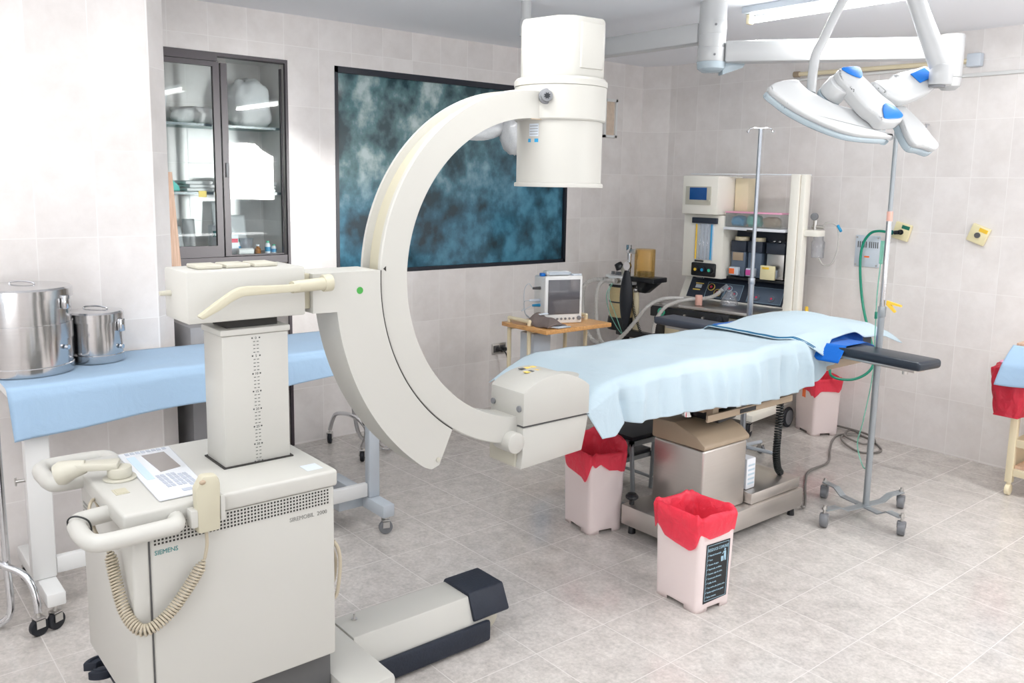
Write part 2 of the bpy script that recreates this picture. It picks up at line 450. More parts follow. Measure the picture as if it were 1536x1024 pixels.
M['bagl'] = bag_mat('dark_red_bag_film', s2l(226, 66, 88), 0.95)
M['film'] = film_mat('filmed_pane')
M['frame'] = mat('brown_frame', s2l(66, 58, 64), 0.4, var=0.05)
M['framed'] = mat('dark_window_frame', s2l(26, 32, 44), 0.4, var=0.05)
M['glass'] = clear_mat('clear_glass', (0.95, 0.975, 0.975), 0.055)
M['shelfglass'] = clear_mat('green_edge_glass', (0.72, 0.86, 0.85), 0.12)
M['glassedge'] = mat('glass_edge', s2l(60, 84, 92), 0.2, var=0.05)
M['bagw'] = clear_mat('milky_wrap', (0.95, 0.95, 0.95), 0.15, 0.15, 0.72, s2l(240, 242, 244))
M['linen'] = cloth_mat('white_linen', s2l(240, 240, 240), 0.1, 0.5)
M['teal'] = cloth_mat('teal_cloth', s2l(110, 205, 195), 0.1)
M['yellow'] = mat('yellow_tape', s2l(245, 215, 110), 0.6)
M['green'] = mat('green_board', s2l(20, 110, 90), 0.45, var=0.1)
M['woodedge'] = wood_mat('raw_wood', s2l(196, 160, 135), s2l(222, 190, 165), (20, 20, 1))
M['wood'] = wood_mat('varnished_wood', s2l(196, 142, 84), s2l(226, 174, 112), (2, 14, 14), 0.3)
M['ivory'] = mat('ivory_paint', s2l(232, 220, 188), 0.4, var=0.03)
M['ivory2'] = mat('anaesthesia_ivory', s2l(240, 237, 227), 0.4, var=0.015)
M['panelw'] = mat('membrane_panel', s2l(214, 217, 221), 0.35, var=0.02)
M['screen'] = mat('dark_screen', s2l(98, 96, 100), 0.08, var=0.05, coat=0.5)
M['lcd'] = mat('grey_lcd', s2l(128, 122, 118), 0.15, var=0.05)
M['bluelcd'] = mat('blue_screen', s2l(22, 66, 120), 0.15, var=0.05, emit=s2l(22, 66, 120), es=0.25)
M['panel'] = mat('panel_navy', s2l(44, 52, 66), 0.4, var=0.05)
M['panelg'] = mat('panel_slate', s2l(92, 106, 124), 0.35, var=0.05)
M['hose'] = clear_mat('milky_hose', (0.9, 0.9, 0.9), 0.12, 0.2, 0.75, s2l(236, 234, 230))
M['amber'] = clear_mat('amber_canister', (1.0, 0.91, 0.70), 0.12, 0.05, 0.14, s2l(255, 215, 130))
M['clear'] = clear_mat('clear_plastic', (0.93, 0.94, 0.96), 0.14, 0.05, 0.14, s2l(235, 238, 245))
M['frost'] = clear_mat('frosted_box', (0.97, 0.98, 0.98), 0.08, 0.1, 0.14, s2l(236, 236, 232))
M['soda'] = mat('soda_lime_granules', s2l(216, 198, 152), 0.8, var=0.1, ns=120, bump=0.3, bs=200)
M['pink'] = mat('pink_lid', s2l(240, 170, 200), 0.4)
M['orange'] = mat('orange_label', s2l(250, 120, 60), 0.5)
M['magenta'] = mat('magenta_label', s2l(205, 80, 160), 0.5)
M['yellowp'] = mat('yellow_plastic', s2l(238, 196, 60), 0.4)
M['greenhose'] = mat('green_hose', s2l(16, 140, 112), 0.35)
M['greentube'] = clear_mat('mint_tubing', (0.82, 0.97, 0.93), 0.1, 0.1, 0.45, s2l(150, 228, 206))
M['cable'] = mat('grey_cable', s2l(120, 116, 112), 0.5)
M['cordb'] = mat('beige_cord', s2l(176, 166, 146), 0.5)
M['black2'] = mat('black_cord', s2l(26, 30, 30), 0.4)
M['plate'] = mat('white_plate', s2l(205, 214, 224), 0.35)
M['ivplate'] = mat('ivory_plate', s2l(232, 222, 180), 0.4)
M['brown'] = mat('grey_brown_fabric', s2l(120, 108, 104), 0.85, bump=0.3, bs=90)
M['labelw'] = mat('white_label', s2l(232, 235, 240), 0.5)
M['print'] = mat('teal_print', s2l(30, 120, 120), 0.5)
M['printg'] = mat('grey_print', s2l(130, 130, 126), 0.5)
M['printk'] = mat('dark_print', s2l(70, 72, 72), 0.5)
M['lightblue'] = mat('light_blue_print', s2l(186, 206, 218), 0.5)
M['keys'] = mat('grey_blue_keys', s2l(172, 178, 190), 0.5)
M['stickblack'] = mat('black_sticker', s2l(30, 33, 36), 0.5)
M['stickw'] = mat('pale_blue_print', s2l(170, 205, 222), 0.5)
M['gline'] = mat('green_dot', s2l(60, 150, 60), 0.4)
M['stainless'] = mat('pedestal_steel', s2l(205, 200, 195), 0.36, 0.95, var=0.04, ns=5, aniso=(1, 1, 25))
M['amberglass'] = mat('brown_bottle', s2l(150, 96, 40), 0.15)
M['red'] = mat('red_print', s2l(215, 60, 90), 0.5)
M['sky'] = mat('blue_plastic', s2l(40, 150, 200), 0.4)
M['skin'] = mat('pink_elastic', s2l(225, 175, 160), 0.7)
M['tube'] = mat('lit_tube', s2l(255, 255, 255), 0.4, var=0, emit=(1, 1, .98), es=12.0)
M['added_tube'] = mat('unseen_lit_tube', s2l(255, 255, 255), 0.4, var=0, emit=(1, 1, .98), es=22.0)  # stronger glow for the added, unseen ceiling fixtures
M['mintp'] = mat('mint_plastic', s2l(60, 190, 150), 0.3)
M['rust'] = mat('stained_vent', s2l(216, 198, 180), 0.8, var=0.2, ns=30)
# =================================================================== room
XA, YB, ZC = -4.70, 5.307, 2.52
XR, YF = 1.3, -1.3
struct('floor', MB().bx(-5.2, XR+.1, YF-.1, YB+.1, -0.08, 0.0), M['floor'])
struct('ceiling', MB().bx(-5.2, XR+.1, YF-.1, YB+.1, ZC, ZC+.08), M['ceil'])
w = MB()
for y0, y1, z0, z1 in ((YF, 1.33, 0, ZC), (1.33, 2.206, 2.265, ZC), (2.206, 2.507, 0, ZC), (2.507, 4.417, 0, 1.018), (2.507, 4.417, 2.265, ZC), (4.417, 5.208, 0, ZC)):
    w.bx(XA-.12, XA, y0, y1, z0, z1)
struct('wall_left', w, M['tileA'])
r = MB()
r.bx(-5.12, -5.07, 1.28, 2.256, 0, 2.30); r.bx(-5.07, XA-.12, 1.28, 1.33, 0, 2.30); r.bx(-5.07, XA-.12, 2.206, 2.256, 0, 2.30); r.bx(-5.07, XA-.12, 1.33, 2.206, 2.265, 2.30)
struct('wall_recess', r, M['tileA'])
P = MB().prism([(-4.7, YF), (-3.75, YF), (-3.75, 1.155), (-3.84, 1.244), (-4.7, 1.244)], 0, ZC, lambda u, v, q: (u, v, q))
struct('wall_pier', P, M['tileP'])
struct('wall_back', MB().bx(-4.5, XR+.1, YB, YB+.12, 0, ZC), M['tileB'])
struct('wall_corner', MB().prism([(XA, 5.208), (-4.5, YB), (-4.5, YB+.12), (XA-.12, YB+.12), (XA-.12, 5.208)], 0, ZC, lambda u, v, q: (u, v, q)), M['tileC'])
w = MB()
w.bx(XR, XR+.1, YF, .8, 0, ZC); w.bx(XR, XR+.1, 5.0, YB, 0, ZC); w.bx(XR, XR+.1, .8, 5.0, 0, .8); w.bx(XR, XR+.1, .8, 5.0, 2.3, ZC)
struct('wall_right', w, M['tileA'])
w = MB()
w.bx(XA, -2.4, YF-.1, YF, 0, ZC).bx(.8, XR, YF-.1, YF, 0, ZC).bx(-2.4, .8, YF-.1, YF, 0, .8).bx(-2.4, .8, YF-.1, YF, 2.15, ZC)
struct('wall_front', w, M['tileB'])

# window on the left wall: dark frame, pane covered with streaky film
g = MB()
y0, y1, z0, z1 = 2.507, 4.417, 1.018, 2.265
for a in ((y0, y0+.022, z0, z1), (y1-.022, y1, z0, z1), (y0, y1, z0, z0+.024), (y0, y1, z1-.036, z1)):
    g.bx(XA-.05, XA+.004, *a)
wf = struct('window_1', g, M['framed'])
ROOTW[wf.name] = None
p = struct('pane', MB().bx(XA-.03, XA-.02, y0+.02, y1-.02, z0+.02, z1-.03), M['film'], wf)

# added, unseen window frame right of the camera, an opening for fill light
g = MB()
for a in ((.8, .85, .8, 2.3), (4.95, 5.0, .8, 2.3), (.8, 5.0, .8, .85), (.8, 5.0, 2.25, 2.3), (2.17, 2.23, .8, 2.3), (3.6, 3.66, .8, 2.3)):
    g.bx(XR+.02, XR+.07, *a)
struct('added_window', g, M['frame'])

# small wall opening with a white rim near the corner
t = thing('wall_vent', 'small stained vent opening with white rim high on the tiled wall near the corner', 'vent', (XA, 4.838, 1.957))
f = MB()
for a in ((4.77, 4.907, 2.225, 2.245), (4.77, 4.907, 1.957, 1.975), (4.77, 4.788, 1.957, 2.245), (4.889, 4.907, 1.957, 2.245)):
    f.bx(XA+.001, XA+.022, *a)
obj('rim', f, M['white'], t)
obj('backing', MB().bx(XA+.001, XA+.006, 4.786, 4.891, 1.973, 2.227), M['rust'], t)

# outlet with a plug
t = thing('wall_outlet', 'grey metal wall outlet beside the wooden cart with a black plug in it', 'outlet', (XA, 3.79, .38))
obj('plate', MB().bx(XA+.001, XA+.009, 3.725, 3.85, .385, .465, .003), M['steel'], t)
obj('socket', MB().bx(XA+.008, XA+.014, 3.735, 3.785, .40, .45, .004), M['dkgrey'], t)
obj('socket', MB().bx(XA+.008, XA+.014, 3.795, 3.84, .40, .45, .004), M['dkgrey'], t)
pl = thing('power_plug', 'black power plug in the wall outlet with its lead hanging down', 'plug', (XA+.03, 3.77, .40))
obj('plug_body', MB().cyl((XA+.0145, 3.765, .425), (XA+.06, 3.775, .42), .017, .012, 14).cyl((XA+.0145, 3.815, .428), (XA+.055, 3.81, .425), .017, .014, 14), M['blackp'], pl)
obj('lead', MB().tube(smooth([(XA+.058, 3.775, .42), (XA+.085, 3.79, .40), (XA+.09, 3.81, .30), (XA+.08, 3.80, .12), (XA+.1, 3.78, .02), (XA+.2, 3.85, .008)], 8), .005, 8), M['black2'], pl)

# -------------------------------------------------- cupboard in the recess
t = thing('built_in_cupboard', 'brown framed wall cupboard with sliding glass doors and glass shelves left of the dark window', 'cupboard', (-4.86, 1.77, 0))
f = MB()
f.bx(XA-.055, XA+.012, 1.331, 1.80, 2.218, 2.264)
f.bx(XA-.055, XA+.012, 1.80, 2.205, 2.245, 2.264)
f.bx(XA-.012, XA+.010, 2.190, 2.2055, 0.0, 2.245)
f.bx(XA-.055, XA+.012, 1.331, 1.355, 0.0, 2.228)
f.bx(XA-.055, XA+.012, 1.355, 2.183, 1.118, 1.16)
f.bx(XA-.055, XA+.008, 1.355, 2.183, .345, .368)
obj('frame', f, M['frame'], t)
def slider(y0, y1, x, hand, s0, s1, zb):
    d = MB()
    d.bx(x-.012, x+.012, y0, y0+s0, 1.162, 2.216); d.bx(x-.012, x+.012, y1-s1, y1, 1.162, 2.216)
    d.bx(x-.0118, x+.0118, y0+s0, y1-s1, 1.162, zb)
    if not hand: d.bx(x-.0118, x+.0118, y0+s0, y1-s1, 2.19, 2.216)
    o = obj('sliding_door', d, M['frame'], t)
    obj('glass', MB().bx(x-.002, x+.002, y0+s0, y1-s1, zb, 2.19 if not hand else 2.243), M['glass'], o)
    if hand: obj('catch', MB().bx(x+.0122, x+.02, y0+s0*.35, y0+s0*.8, 1.60, 1.68, .003), M['grey'], o)
slider(1.356, 1.81, XA-.005, False, .03, .035, 1.225)
slider(1.83, 2.182, XA-.034, True, .035, .006, 1.168)
for z, tapes in ((1.883, ()), (1.512, (1.725, 1.868, 2.015))):
    s = obj('shelf', MB().bx(-5.065, XA-.07, 1.335, 2.2, z-.006, z+.006), M['shelfglass'], t)
    obj('shelf_edge', MB().bx(XA-.07, XA-.064, 1.335, 2.2, z-.008, z+.006), M['glassedge'], s)
    for y in tapes: obj('tape_label', MB().bx(XA-.064, XA-.0615, y-.022, y+.022, z-.022, z+.012), M['yellow'], s)
obj('base_board', MB().bx(-5.065, XA-.055, 1.335, 2.2, 1.13, 1.158), M['frame'], t)
obj('lower_shelf', MB().bx(-5.065, XA-.055, 1.335, 2.2, .35, .366), M['frame'], t)

def lump(c, r, sd, amp=.17, n=28):
    """a soft bundle: flattened, wrinkled, flat underside"""
    rnd = random.Random(sd); ph = [rnd.uniform(0, 6.28) for _ in range(8)]
    def f(u, v):
        a = 2*pi*u; b = pi*(v-.5)
        k = 1+amp*(sin(3*a+ph[0])*cos(2*b+ph[1])*.5+sin(5*a+ph[2]+3*b)*.35+sin(9*a+ph[3]-4*b+ph[4])*.2+sin(7*b+ph[5]+2*a)*.2)
        sx = lambda q: math.copysign(abs(q)**.72, q)
        x, y, z = sx(cos(a))*sx(cos(b))*k, sx(sin(a))*sx(cos(b))*k, sx(sin(b))*k
        z = max(z, -.9)
        return V((c[0]+r[0]*x, c[1]+r[1]*y, c[2]+r[2]*(z+.9)))
    return MB().grid(f, n, n//2+4, cu=True)
G = 'white linen bundles on the top shelf'
solo('linen_bundle', lump((-4.90, 2.055, 1.890), (.12, .118, .138), 1), M['linen'], 'biggest white wrapped bundle at the right end of the top cupboard shelf', 'bundle', G, ang=80)
solo('linen_bundle', lump((-4.91, 1.475, 1.890), (.12, .105, .105), 2), M['linen'], 'white wrapped bundle at the left end of the top cupboard shelf', 'bundle', G, ang=80)
solo('linen_bundle', lump((-4.93, 1.755, 1.890), (.10, .13, .05), 3), M['linen'], 'low flat white bundle lying between the two big bundles on the top shelf', 'bundle', G, ang=80)
t2 = solo('fabric_pack', MB().prism([(1.44, 1.52), (1.63, 1.52), (1.62, 1.55), (1.53, 1.64), (1.46, 1.68), (1.42, 1.66)], -4.94, -4.82, lambda u, v, q: (q, u, v), .012), M['teal'], 'teal fabric pack at the left end of the middle cupboard shelf', 'pack', ang=50)
def folded(y0, y1, z0, n, sd, lab):
    rnd = random.Random(sd); m = MB()
    for k in range(n):
        a = rnd.uniform(-.012, .012); h = .019
        m.box((-4.88+rnd.uniform(-.01, .01), (y0+y1)/2+a, z0+.001+h/2+k*(h+.0008)), (.2, y1-y0+rnd.uniform(-.02, .02), h), rnd.uniform(-.06, .06), .008, 2)
    return solo('folded_linen', m, M['linen'], lab, 'linen', 'folded white linen on the middle shelf')
folded(1.66, 1.80, 1.519, 3, 1, 'stack of folded white cloths behind the left glass door next to the teal pack')
folded(1.88, 2.01, 1.519, 4, 2, 'tallest stack of folded white cloths, mid shelf behind the right glass door')
folded(2.07, 2.17, 1.519, 3, 3, 'stack of folded white cloths at the far right end of the middle shelf')
# bottom compartment
zb = 1.159
def carton(y, w, h, m2, lab, x=-4.84, d=.06, m1='labelw'):
    q = thing('medicine_box', lab, 'box', (x, y, zb), group=None)
    obj('carton', MB().bx(x-d/2, x+d/2, y-w/2, y+w/2, zb+.001, zb+h, .002), M[m1], q)
    obj('stripe', MB().bx(x+d/2+.0002, x+d/2+.0012, y-w/2+.004, y+w/2-.004, zb+h*.62, zb+h*.82), M[m2], q)
carton(1.905, .07, .115, 'red', 'white medicine carton with red lettering band on the cupboard bottom behind the right door')
carton(1.812, .035, .17, 'print', 'narrow white carton with green squares seen between the cupboard door stiles', x=-4.86)
carton(1.58, .11, .055, 'yellow', 'low white box with a yellow label in the left half of the cupboard bottom', x=-4.86)
def packet(y, w, h, x, tilt, lab):
    def f(u, v):
        return V((x-.05*v+.012*sin(pi*u)*sin(pi*v), y+w*(u-.5)+tilt*v, zb+.002+h*v))
    return solo('clear_packet', MB().grid(f, 8, 10), M['bagw'], lab, 'packet', 'clear sterile packets in the cupboard', thick=.004)
packet(1.985, .10, .22, -4.90, .0, 'tall clear sterile packet standing in the right half of the cupboard bottom')
packet(1.90, .08, .30, -4.96, .0, 'tallest clear packet leaning on the recess wall behind the red lettered carton')
packet(1.70, .07, .20, -4.92, .01, 'clear packet standing behind the left glass door beside the stile')
packet(1.635, .06, .16, -4.90, -.005, 'shorter clear packet behind the left glass door beside the low box')
solo('beaker', MB().lathe([(.0, 0), (.032, 0), (.042, .085), (.045, .09), (.041, .088), (.031, .005), (0, .004)], (-4.85, 2.0, zb+.001), 24), M['clear'], 'clear plastic cup standing on the cupboard bottom', 'cup')
q = thing('medicine_bottle', 'small brown glass bottle on the cupboard bottom near its right end', 'bottle', (-4.80, 2.05, zb))
obj('bottle_body', MB().lathe([(0, 0), (.017, 0), (.018, .004), (.018, .03), (.009, .04), (.009, .046), (0, .046)], (-4.80, 2.05, zb+.001), 18), M['amberglass'], q)
obj('cap', MB().cyl((-4.80, 2.05, zb+.0475), (-4.80, 2.05, zb+.058), .010, n=14), M['labelw'], q)
for (x, y, h, lab) in ((-4.81, 2.115, .075, 'taller white vial with blue label and green cap, right end of the cupboard bottom'), (-4.80, 2.15, .055, 'short white vial with blue label, last at the right end of the cupboard bottom'), (-4.86, 1.955, .085, 'green capped white vial beside the red lettered carton')):
    q = thing('vial', lab, 'vial', (x, y, zb), group='small white vials in the cupboard')
    b = obj('vial_body', MB().lathe([(0, 0), (.016, 0), (.016, h*.7), (.009, h*.85), (0, h*.85)], (x, y, zb+.001), 16), M['labelw'], q)
    obj('cap', MB().cyl((x, y, zb+.0015+h*.85), (x, y, zb+h), .010, n=14), M['mintp'], q)
    obj('vial_label', MB().cyl((x, y, zb+h*.2), (x, y, zb+h*.55), .0165, n=16), M['sky'], q)
solo('gauze_roll', MB().cyl((-4.775, 1.92, zb+.021), (-4.775, 2.01, zb+.021), .020, n=18, bev=.004), M['linen'], 'white gauze roll lying in front of the cup on the cupboard bottom', 'gauze')

# tall board with a green face leaning on the pier
bm = thing('leaning_board', 'tall narrow board with a green face and raw wood edge leaning beside the cupboard', 'board', (-4.25, 1.42, .93))
def lean(u, v, q): return (-4.10+u, 1.290+v+.060*(1.62-q), q)
obj('green_face', MB().prism([(-.30, 0), (0, 0), (0, .016), (-.30, .016)], .935, 1.62, lean), M['green'], bm)
obj('wood_edge', MB().prism([(.0005, -.001), (.03, -.001), (.03, .046), (.0005, .046)], .935, 1.62, lean), M['woodedge'], bm)

# wall fittings on the far wall
def gas(x, z, rot, lab, handle):
    q = thing('gas_outlet', lab, 'outlet', (x, YB-.001, z), group=None, world=False)
    B = MB().box((0, -.0125, 0), (.105, .024, .105), 0, .006)
    o = obj('plate', B, M['ivplate'], q)
    obj('port', MB().cyl((0, -.0245, -.004), (0, -.034, -.004), .016, n=18), M['black' if handle else 'dkgrey'], q)
    obj('label_strip', MB().bx(-.005, .045, -.0262, -.0248, .02, .042), M['yellowp' if not handle else 'green'], q)
    q.rotation_euler = (0, rot, 0)
    return q
gas(-2.575, 1.345, radians(14), 'ivory wall gas outlet with a green hose plugged in, left of the bare one', True)
gas(-2.122, 1.352, radians(20), 'crooked ivory wall gas outlet with a yellow strip and nothing plugged in', False)
q = thing('wall_plate', 'pale grey screwed wall plate with slotted vents behind the green hose', 'plate', (-2.797, YB-.01, 1.10))
obj('cover', MB().bx(-2.88, -2.714, YB-.009, YB-.001, 1.105, 1.307, .003), M['plate'], q)
sl = MB()
for k in range(10): sl.bx(-2.862+k*.0135+(.01 if k > 4 else 0), -2.856+k*.0135+(.01 if k > 4 else 0), YB-.0105, YB-.0092, 1.228, 1.268)
obj('slots', sl, M['dkgrey'], q)
for x in (-2.868, -2.726):
    for z in (1.117, 1.293): obj('screw', MB().cyl((x, YB-.0092, z), (x, YB-.013, z), .005, n=12), M['steel'], q)
obj('orange_sticker', MB().bx(-2.812, -2.778, YB-.0105, YB-.0092, 1.165, 1.175), M['orange'], q)
solo('wall_hook', MB().tube(smooth([(-2.475, YB-.001, 1.995), (-2.47, YB-.05, 1.995), (-2.455, YB-.07, 1.985), (-2.455, YB-.075, 1.955)], 6), .006, 10), M['chrome'], 'small chrome hook on the tiled wall right of the lamp', 'hook')
q = thing('wall_conduit', 'long pale conduit pipe with a junction box high on the far wall behind the lamp', 'conduit', (-2.8, YB-.03, 2.34))
obj('pipe', MB().tube([(-3.36, YB-.03, 2.36), (-2.23, YB-.03, 2.343)], .014, 12), M['ivory'], q)
obj('lower_channel', MB().bx(-3.40, -2.23, YB-.02, YB-.001, 2.318, 2.332), M['white'], q)
obj('junction_box', MB().bx(-2.27, -2.19, YB-.05, YB-.001, 2.31, 2.385, .008), M['plate'], q)
obj('end_fitting', MB().cyl((-3.40, YB-.03, 2.361), (-3.36, YB-.03, 2.36), .02, n=14), M['tan'], q)
solo('cable_channel', MB().bx(-2.39, -0.6, YB-.022, YB-.001, 2.255, 2.275, .003), M['white'], 'thin ivory cable channel running right along the far wall under the conduit', 'cable channel')

# ceiling fluorescent fixtures; all but the first are added, unseen, for fill light
def fixture(x0, x1, y, lab, m='added_tube', e=14):
    q = thing('ceiling_light', lab, 'ceiling light', ((x0+x1)/2, y, 2.44), group='fluorescent tube fixtures')
    obj('housing', MB().bx(x0-.03, x1+.03, y-.05, y+.05, ZC-.035, ZC-.001, .004), M['lgrey'], q)
    obj('tube', MB().cyl((x0, y, 2.455), (x1, y, 2.455), .016, n=16), M[m], q)
    for x in (x0, x1):
        obj('tube_holder', MB().bx(x-.022 if x == x0 else x+.0005, x-.0005 if x == x0 else x+.022, y-.02, y+.02, 2.435, ZC-.036, .004), M['ivory'], q)
    L = bpy.data.lights.new('tube_light', 'AREA'); L.shape = 'RECTANGLE'; L.size = x1-x0; L.size_y = .06; L.energy = e; L.color = (1, .99, .97)
    lo = bpy.data.objects.new('tube_light', L); COL.objects.link(lo); lo.location = ((x0+x1)/2, y, 2.43)
fixture(-2.77, -1.55, 3.88, 'ceiling fluorescent tube fixture above the operating table near the far wall', 'tube', 15)
fixture(-.7, .5, -.5, 'added unseen tube fixture giving fill light over the near end of the room', e=5)
fixture(-.7, .5, 3.0, 'added unseen tube fixture giving fill light near the right wall', e=3)
fixture(-.1, 1.1, 4.3, 'added unseen tube fixture giving fill light in the far right corner', e=30)
fixture(-2.7, -1.5, .1, 'added unseen tube fixture giving fill light above the near end of the side table', e=5)
fixture(-2.75, -1.55, 1.6, 'added unseen tube fixture giving fill light in front of the cupboard', e=7)
# ================================================================ C-arm unit
t = thing('mobile_xray_unit', 'big cream mobile x-ray unit with a C-shaped arm, control cabinet and black tipped floor bar', 'x-ray machine', (-2.29, .81, 0))
CR, CD = M['cream'], M['cream2']
# base: cross beam, long bar with bumper, undercarriage
o = obj('cross_beam', MB().bx(-2.60, -1.988, 1.09, 1.24, .03, .172, .012), CR, t)
bar = MB().prism([(-.072, .172), (.072, .172), (.105, .085), (.105, .03), (-.105, .03), (-.105, .085)], 1.2405, 1.74, lambda u, v, q: (-2.315+u, q, v), .003)
lb = obj('floor_bar', bar, CR, t)
for s in (1, -1):
    obj('side_bumper', MB().bx(-2.315+s*.106, -2.315+s*.128, 1.245, 1.752, .012, .088, .01), M['bumper'], lb)
obj('tip_bumper', MB().prism([(-.074, .183), (.074, .183), (.115, .098), (.105, .09), (-.105, .09), (-.115, .098)], 1.69, 1.845, lambda u, v, q: (-2.315+u, q, v), .006), M['bumper'], lb)
obj('front_wheel', MB().cyl((-2.29, 1.80, .048), (-2.27, 1.80, .048), .047, n=24, bev=.006), CD, lb)
obj('front_wheel', MB().cyl((-2.36, 1.80, .048), (-2.34, 1.80, .048), .047, n=24, bev=.006), CD, lb)
obj('fixing_screw', MB().cyl((-2.345, 1.30, .1725), (-2.345, 1.30, .176), .010, n=14).cyl((-2.345, 1.30, .176), (-2.345, 1.30, .192), .003, n=8), M['steel'], lb)
obj('undercarriage', MB().bx(-2.48, -2.10, .60, 1.0895, .06, .268, .01), M['dkgrey'], t)
for x in (-2.515, -2.075):
    obj('rear_wheel', MB().cyl((x-.02, .66, .075), (x+.02, .66, .075), .075, n=28, bev=.008), M['black'], t)
# ring shaped cable guard at the rear left foot
g = MB().prism([(.055*cos(a), .055*sin(a)) for a in [radians(k*10) for k in range(30, 61)]]+[(.018*cos(a), .018*sin(a)) for a in [radians(k*10) for k in range(60, 29, -4)]], .14, .165, lambda u, v, q: (-2.585+u, .590+v, q), .003)
g.tube([(-2.585+.04*cos(a), .590+.04*sin(a), .166) for a in [radians(k*10) for k in range(31, 60)]], .004, 6)
g.bx(-2.60, -2.46, .60, .625, .13, .1395)
obj('cable_guard', g, M['bumper'], t)
# body
body = obj('cabinet_body', MB().bx(-2.522, -2.05, .588, 1.078, .27, .765, .006, 3), CR, t)
rear = obj('rear_door', MB().bx(-2.522, -2.05, .545, .584, .27, .765, .008, 3), CR, t)
obj('door_gap', MB().bx(-2.515, -2.056, .575, .60, .275, .76), M['dkgrey'], rear)
gv = MB()
for k in range(14): gv.bx(-2.5221, -2.521, .548+.0025*k, .5492+.0025*k, .62, .73)
for k in range(8): gv.bx(-2.50, -2.38, .5438, .5452, .70-.012*k, .706-.012*k)
obj('rear_louvres', gv, M['printg'], rear)
lid = obj('cabinet_lid', MB().bx(-2.535, -2.042, .527, 1.086, .7655, .8126, .009, 3), CR, t)
obj('label', MB().bx(-2.125, -2.075, 1.012, 1.058, .8127, .8133), M['plate'], lid)
gr = MB().bx(-2.0499, -2.0488, .592, 1.066, .716, .764)
dots = MB()
for i in range(52):
    for j in range(5):
        y, z = .598+i*.0090, .7215+j*.0090
        dots.quad([(-2.0484, y-.0026, z-.0026), (-2.0484, y+.0026, z-.0026), (-2.0484, y+.0026, z+.0026), (-2.0484, y-.0026, z+.0026)])
gr = obj('ventilation_grille', gr, CR, body)
obj('grille_holes', dots, M['gap'], body)
l = MB(); add_text(l, 'SIEMENS', .0165, (-2.0496, .596, .6935), (0, 1, 0), (0, 0, 1), sx=.92); obj('maker_lettering', l, M['print'], body)
l = MB(); add_text(l, 'SIREMOBIL  2000', .0165, (-2.0496, .945, .6915), (0, 1, 0), (0, 0, 1), sx=.92); obj('type_lettering', l, M['printg'], body)
# control panel set in the lid
pn = obj('control_panel', MB().prism([(-2.505, .640), (-2.080, .622), (-2.080, .748), (-2.505, .782)], .8127, .8185, lambda u, v, q: (u, v, q), .004), M['panelw'], t)
def onpanel(nm, pts, m, h=.0008): return obj(nm, MB().prism(pts, .8186, .8186+h, lambda u, v, q: (u, v, q)), m, pn)
onpanel('display', [(-2.455, .690), (-2.285, .690), (-2.300, .748), (-2.455, .752)], M['lcd'])
onpanel('blue_stripe', [(-2.455, .650), (-2.24, .642), (-2.24, .662), (-2.455, .672)], M['lightblue'])
kk = MB()
for a, b in ((-2.262, .668), (-2.262, .695), (-2.245, .72)):
    for i in range(4):
        for j in range(2): kk.bx(a+i*.028, a+.022+i*.028, b+j*.012, b+.009+j*.012, .8186, .8198)
obj('key_pad', kk, M['keys'], pn)
kk = MB()
for i in range(8): kk.bx(-2.495, -2.478, .655+i*.0145, .665+i*.0145, .8186, .8198)
obj('key_row', kk, M['keys'], pn)
obj('start_button', MB().bx(-2.125, -2.105, .69, .715, .8186, .8205, .001), M['keys'], pn)
obj('display_frame', MB().bx(-2.235, -2.19, .552, .585, .8127, .8135).bx(-2.228, -2.197, .557, .58, .8135, .8142), M['creamdark'], lid)
# push handles and steering lever
def handle(pts, m=CR):
    P = smooth(pts, 6)
    b = MB(); b.tube(P, .021, 12)
    return obj('push_handle', b, m, t)
handle([(-2.18, .535, .776), (-2.175, .48, .775), (-2.165, .457, .775), (-2.13, .447, .775), (-2.06, .445, .775), (-2.015, .455, .775), (-2.002, .49, .775), (-2.004, .60, .775), (-2.008, .635, .776), (-2.05, .648, .776)])
handle([(-2.52, .640, .79), (-2.565, .638, .79), (-2.595, .625, .79), (-2.605, .59, .79), (-2.607, .50, .79), (-2.595, .468, .79), (-2.56, .455, .79), (-2.50, .455, .79), (-2.45, .458, .79), (-2.43, .475, .79), (-2.425, .535, .79)])
st = MB().cyl((-2.315, .595, .8127), (-2.315, .595, .818), .042, n=28, bev=.002).cyl((-2.315, .595, .818), (-2.315, .595, .846), .030, n=24, bev=.004)
st.prism([(-.0, -.026), (.115, -.018), (.115, .018), (-.0, .026)], .842, .862, lambda u, v, q: (-2.315-.40*u+v*.917, .595-.917*u-v*.40, q), .006)
st.tube([(-2.315-.40*s, .595-.917*s, z) for s, z in ((.08, .851), (.11, .846), (.135, .838), (.15, .833))], [.017, .024, .032, .027], 14)
obj('steering_lever', st, CD, t)
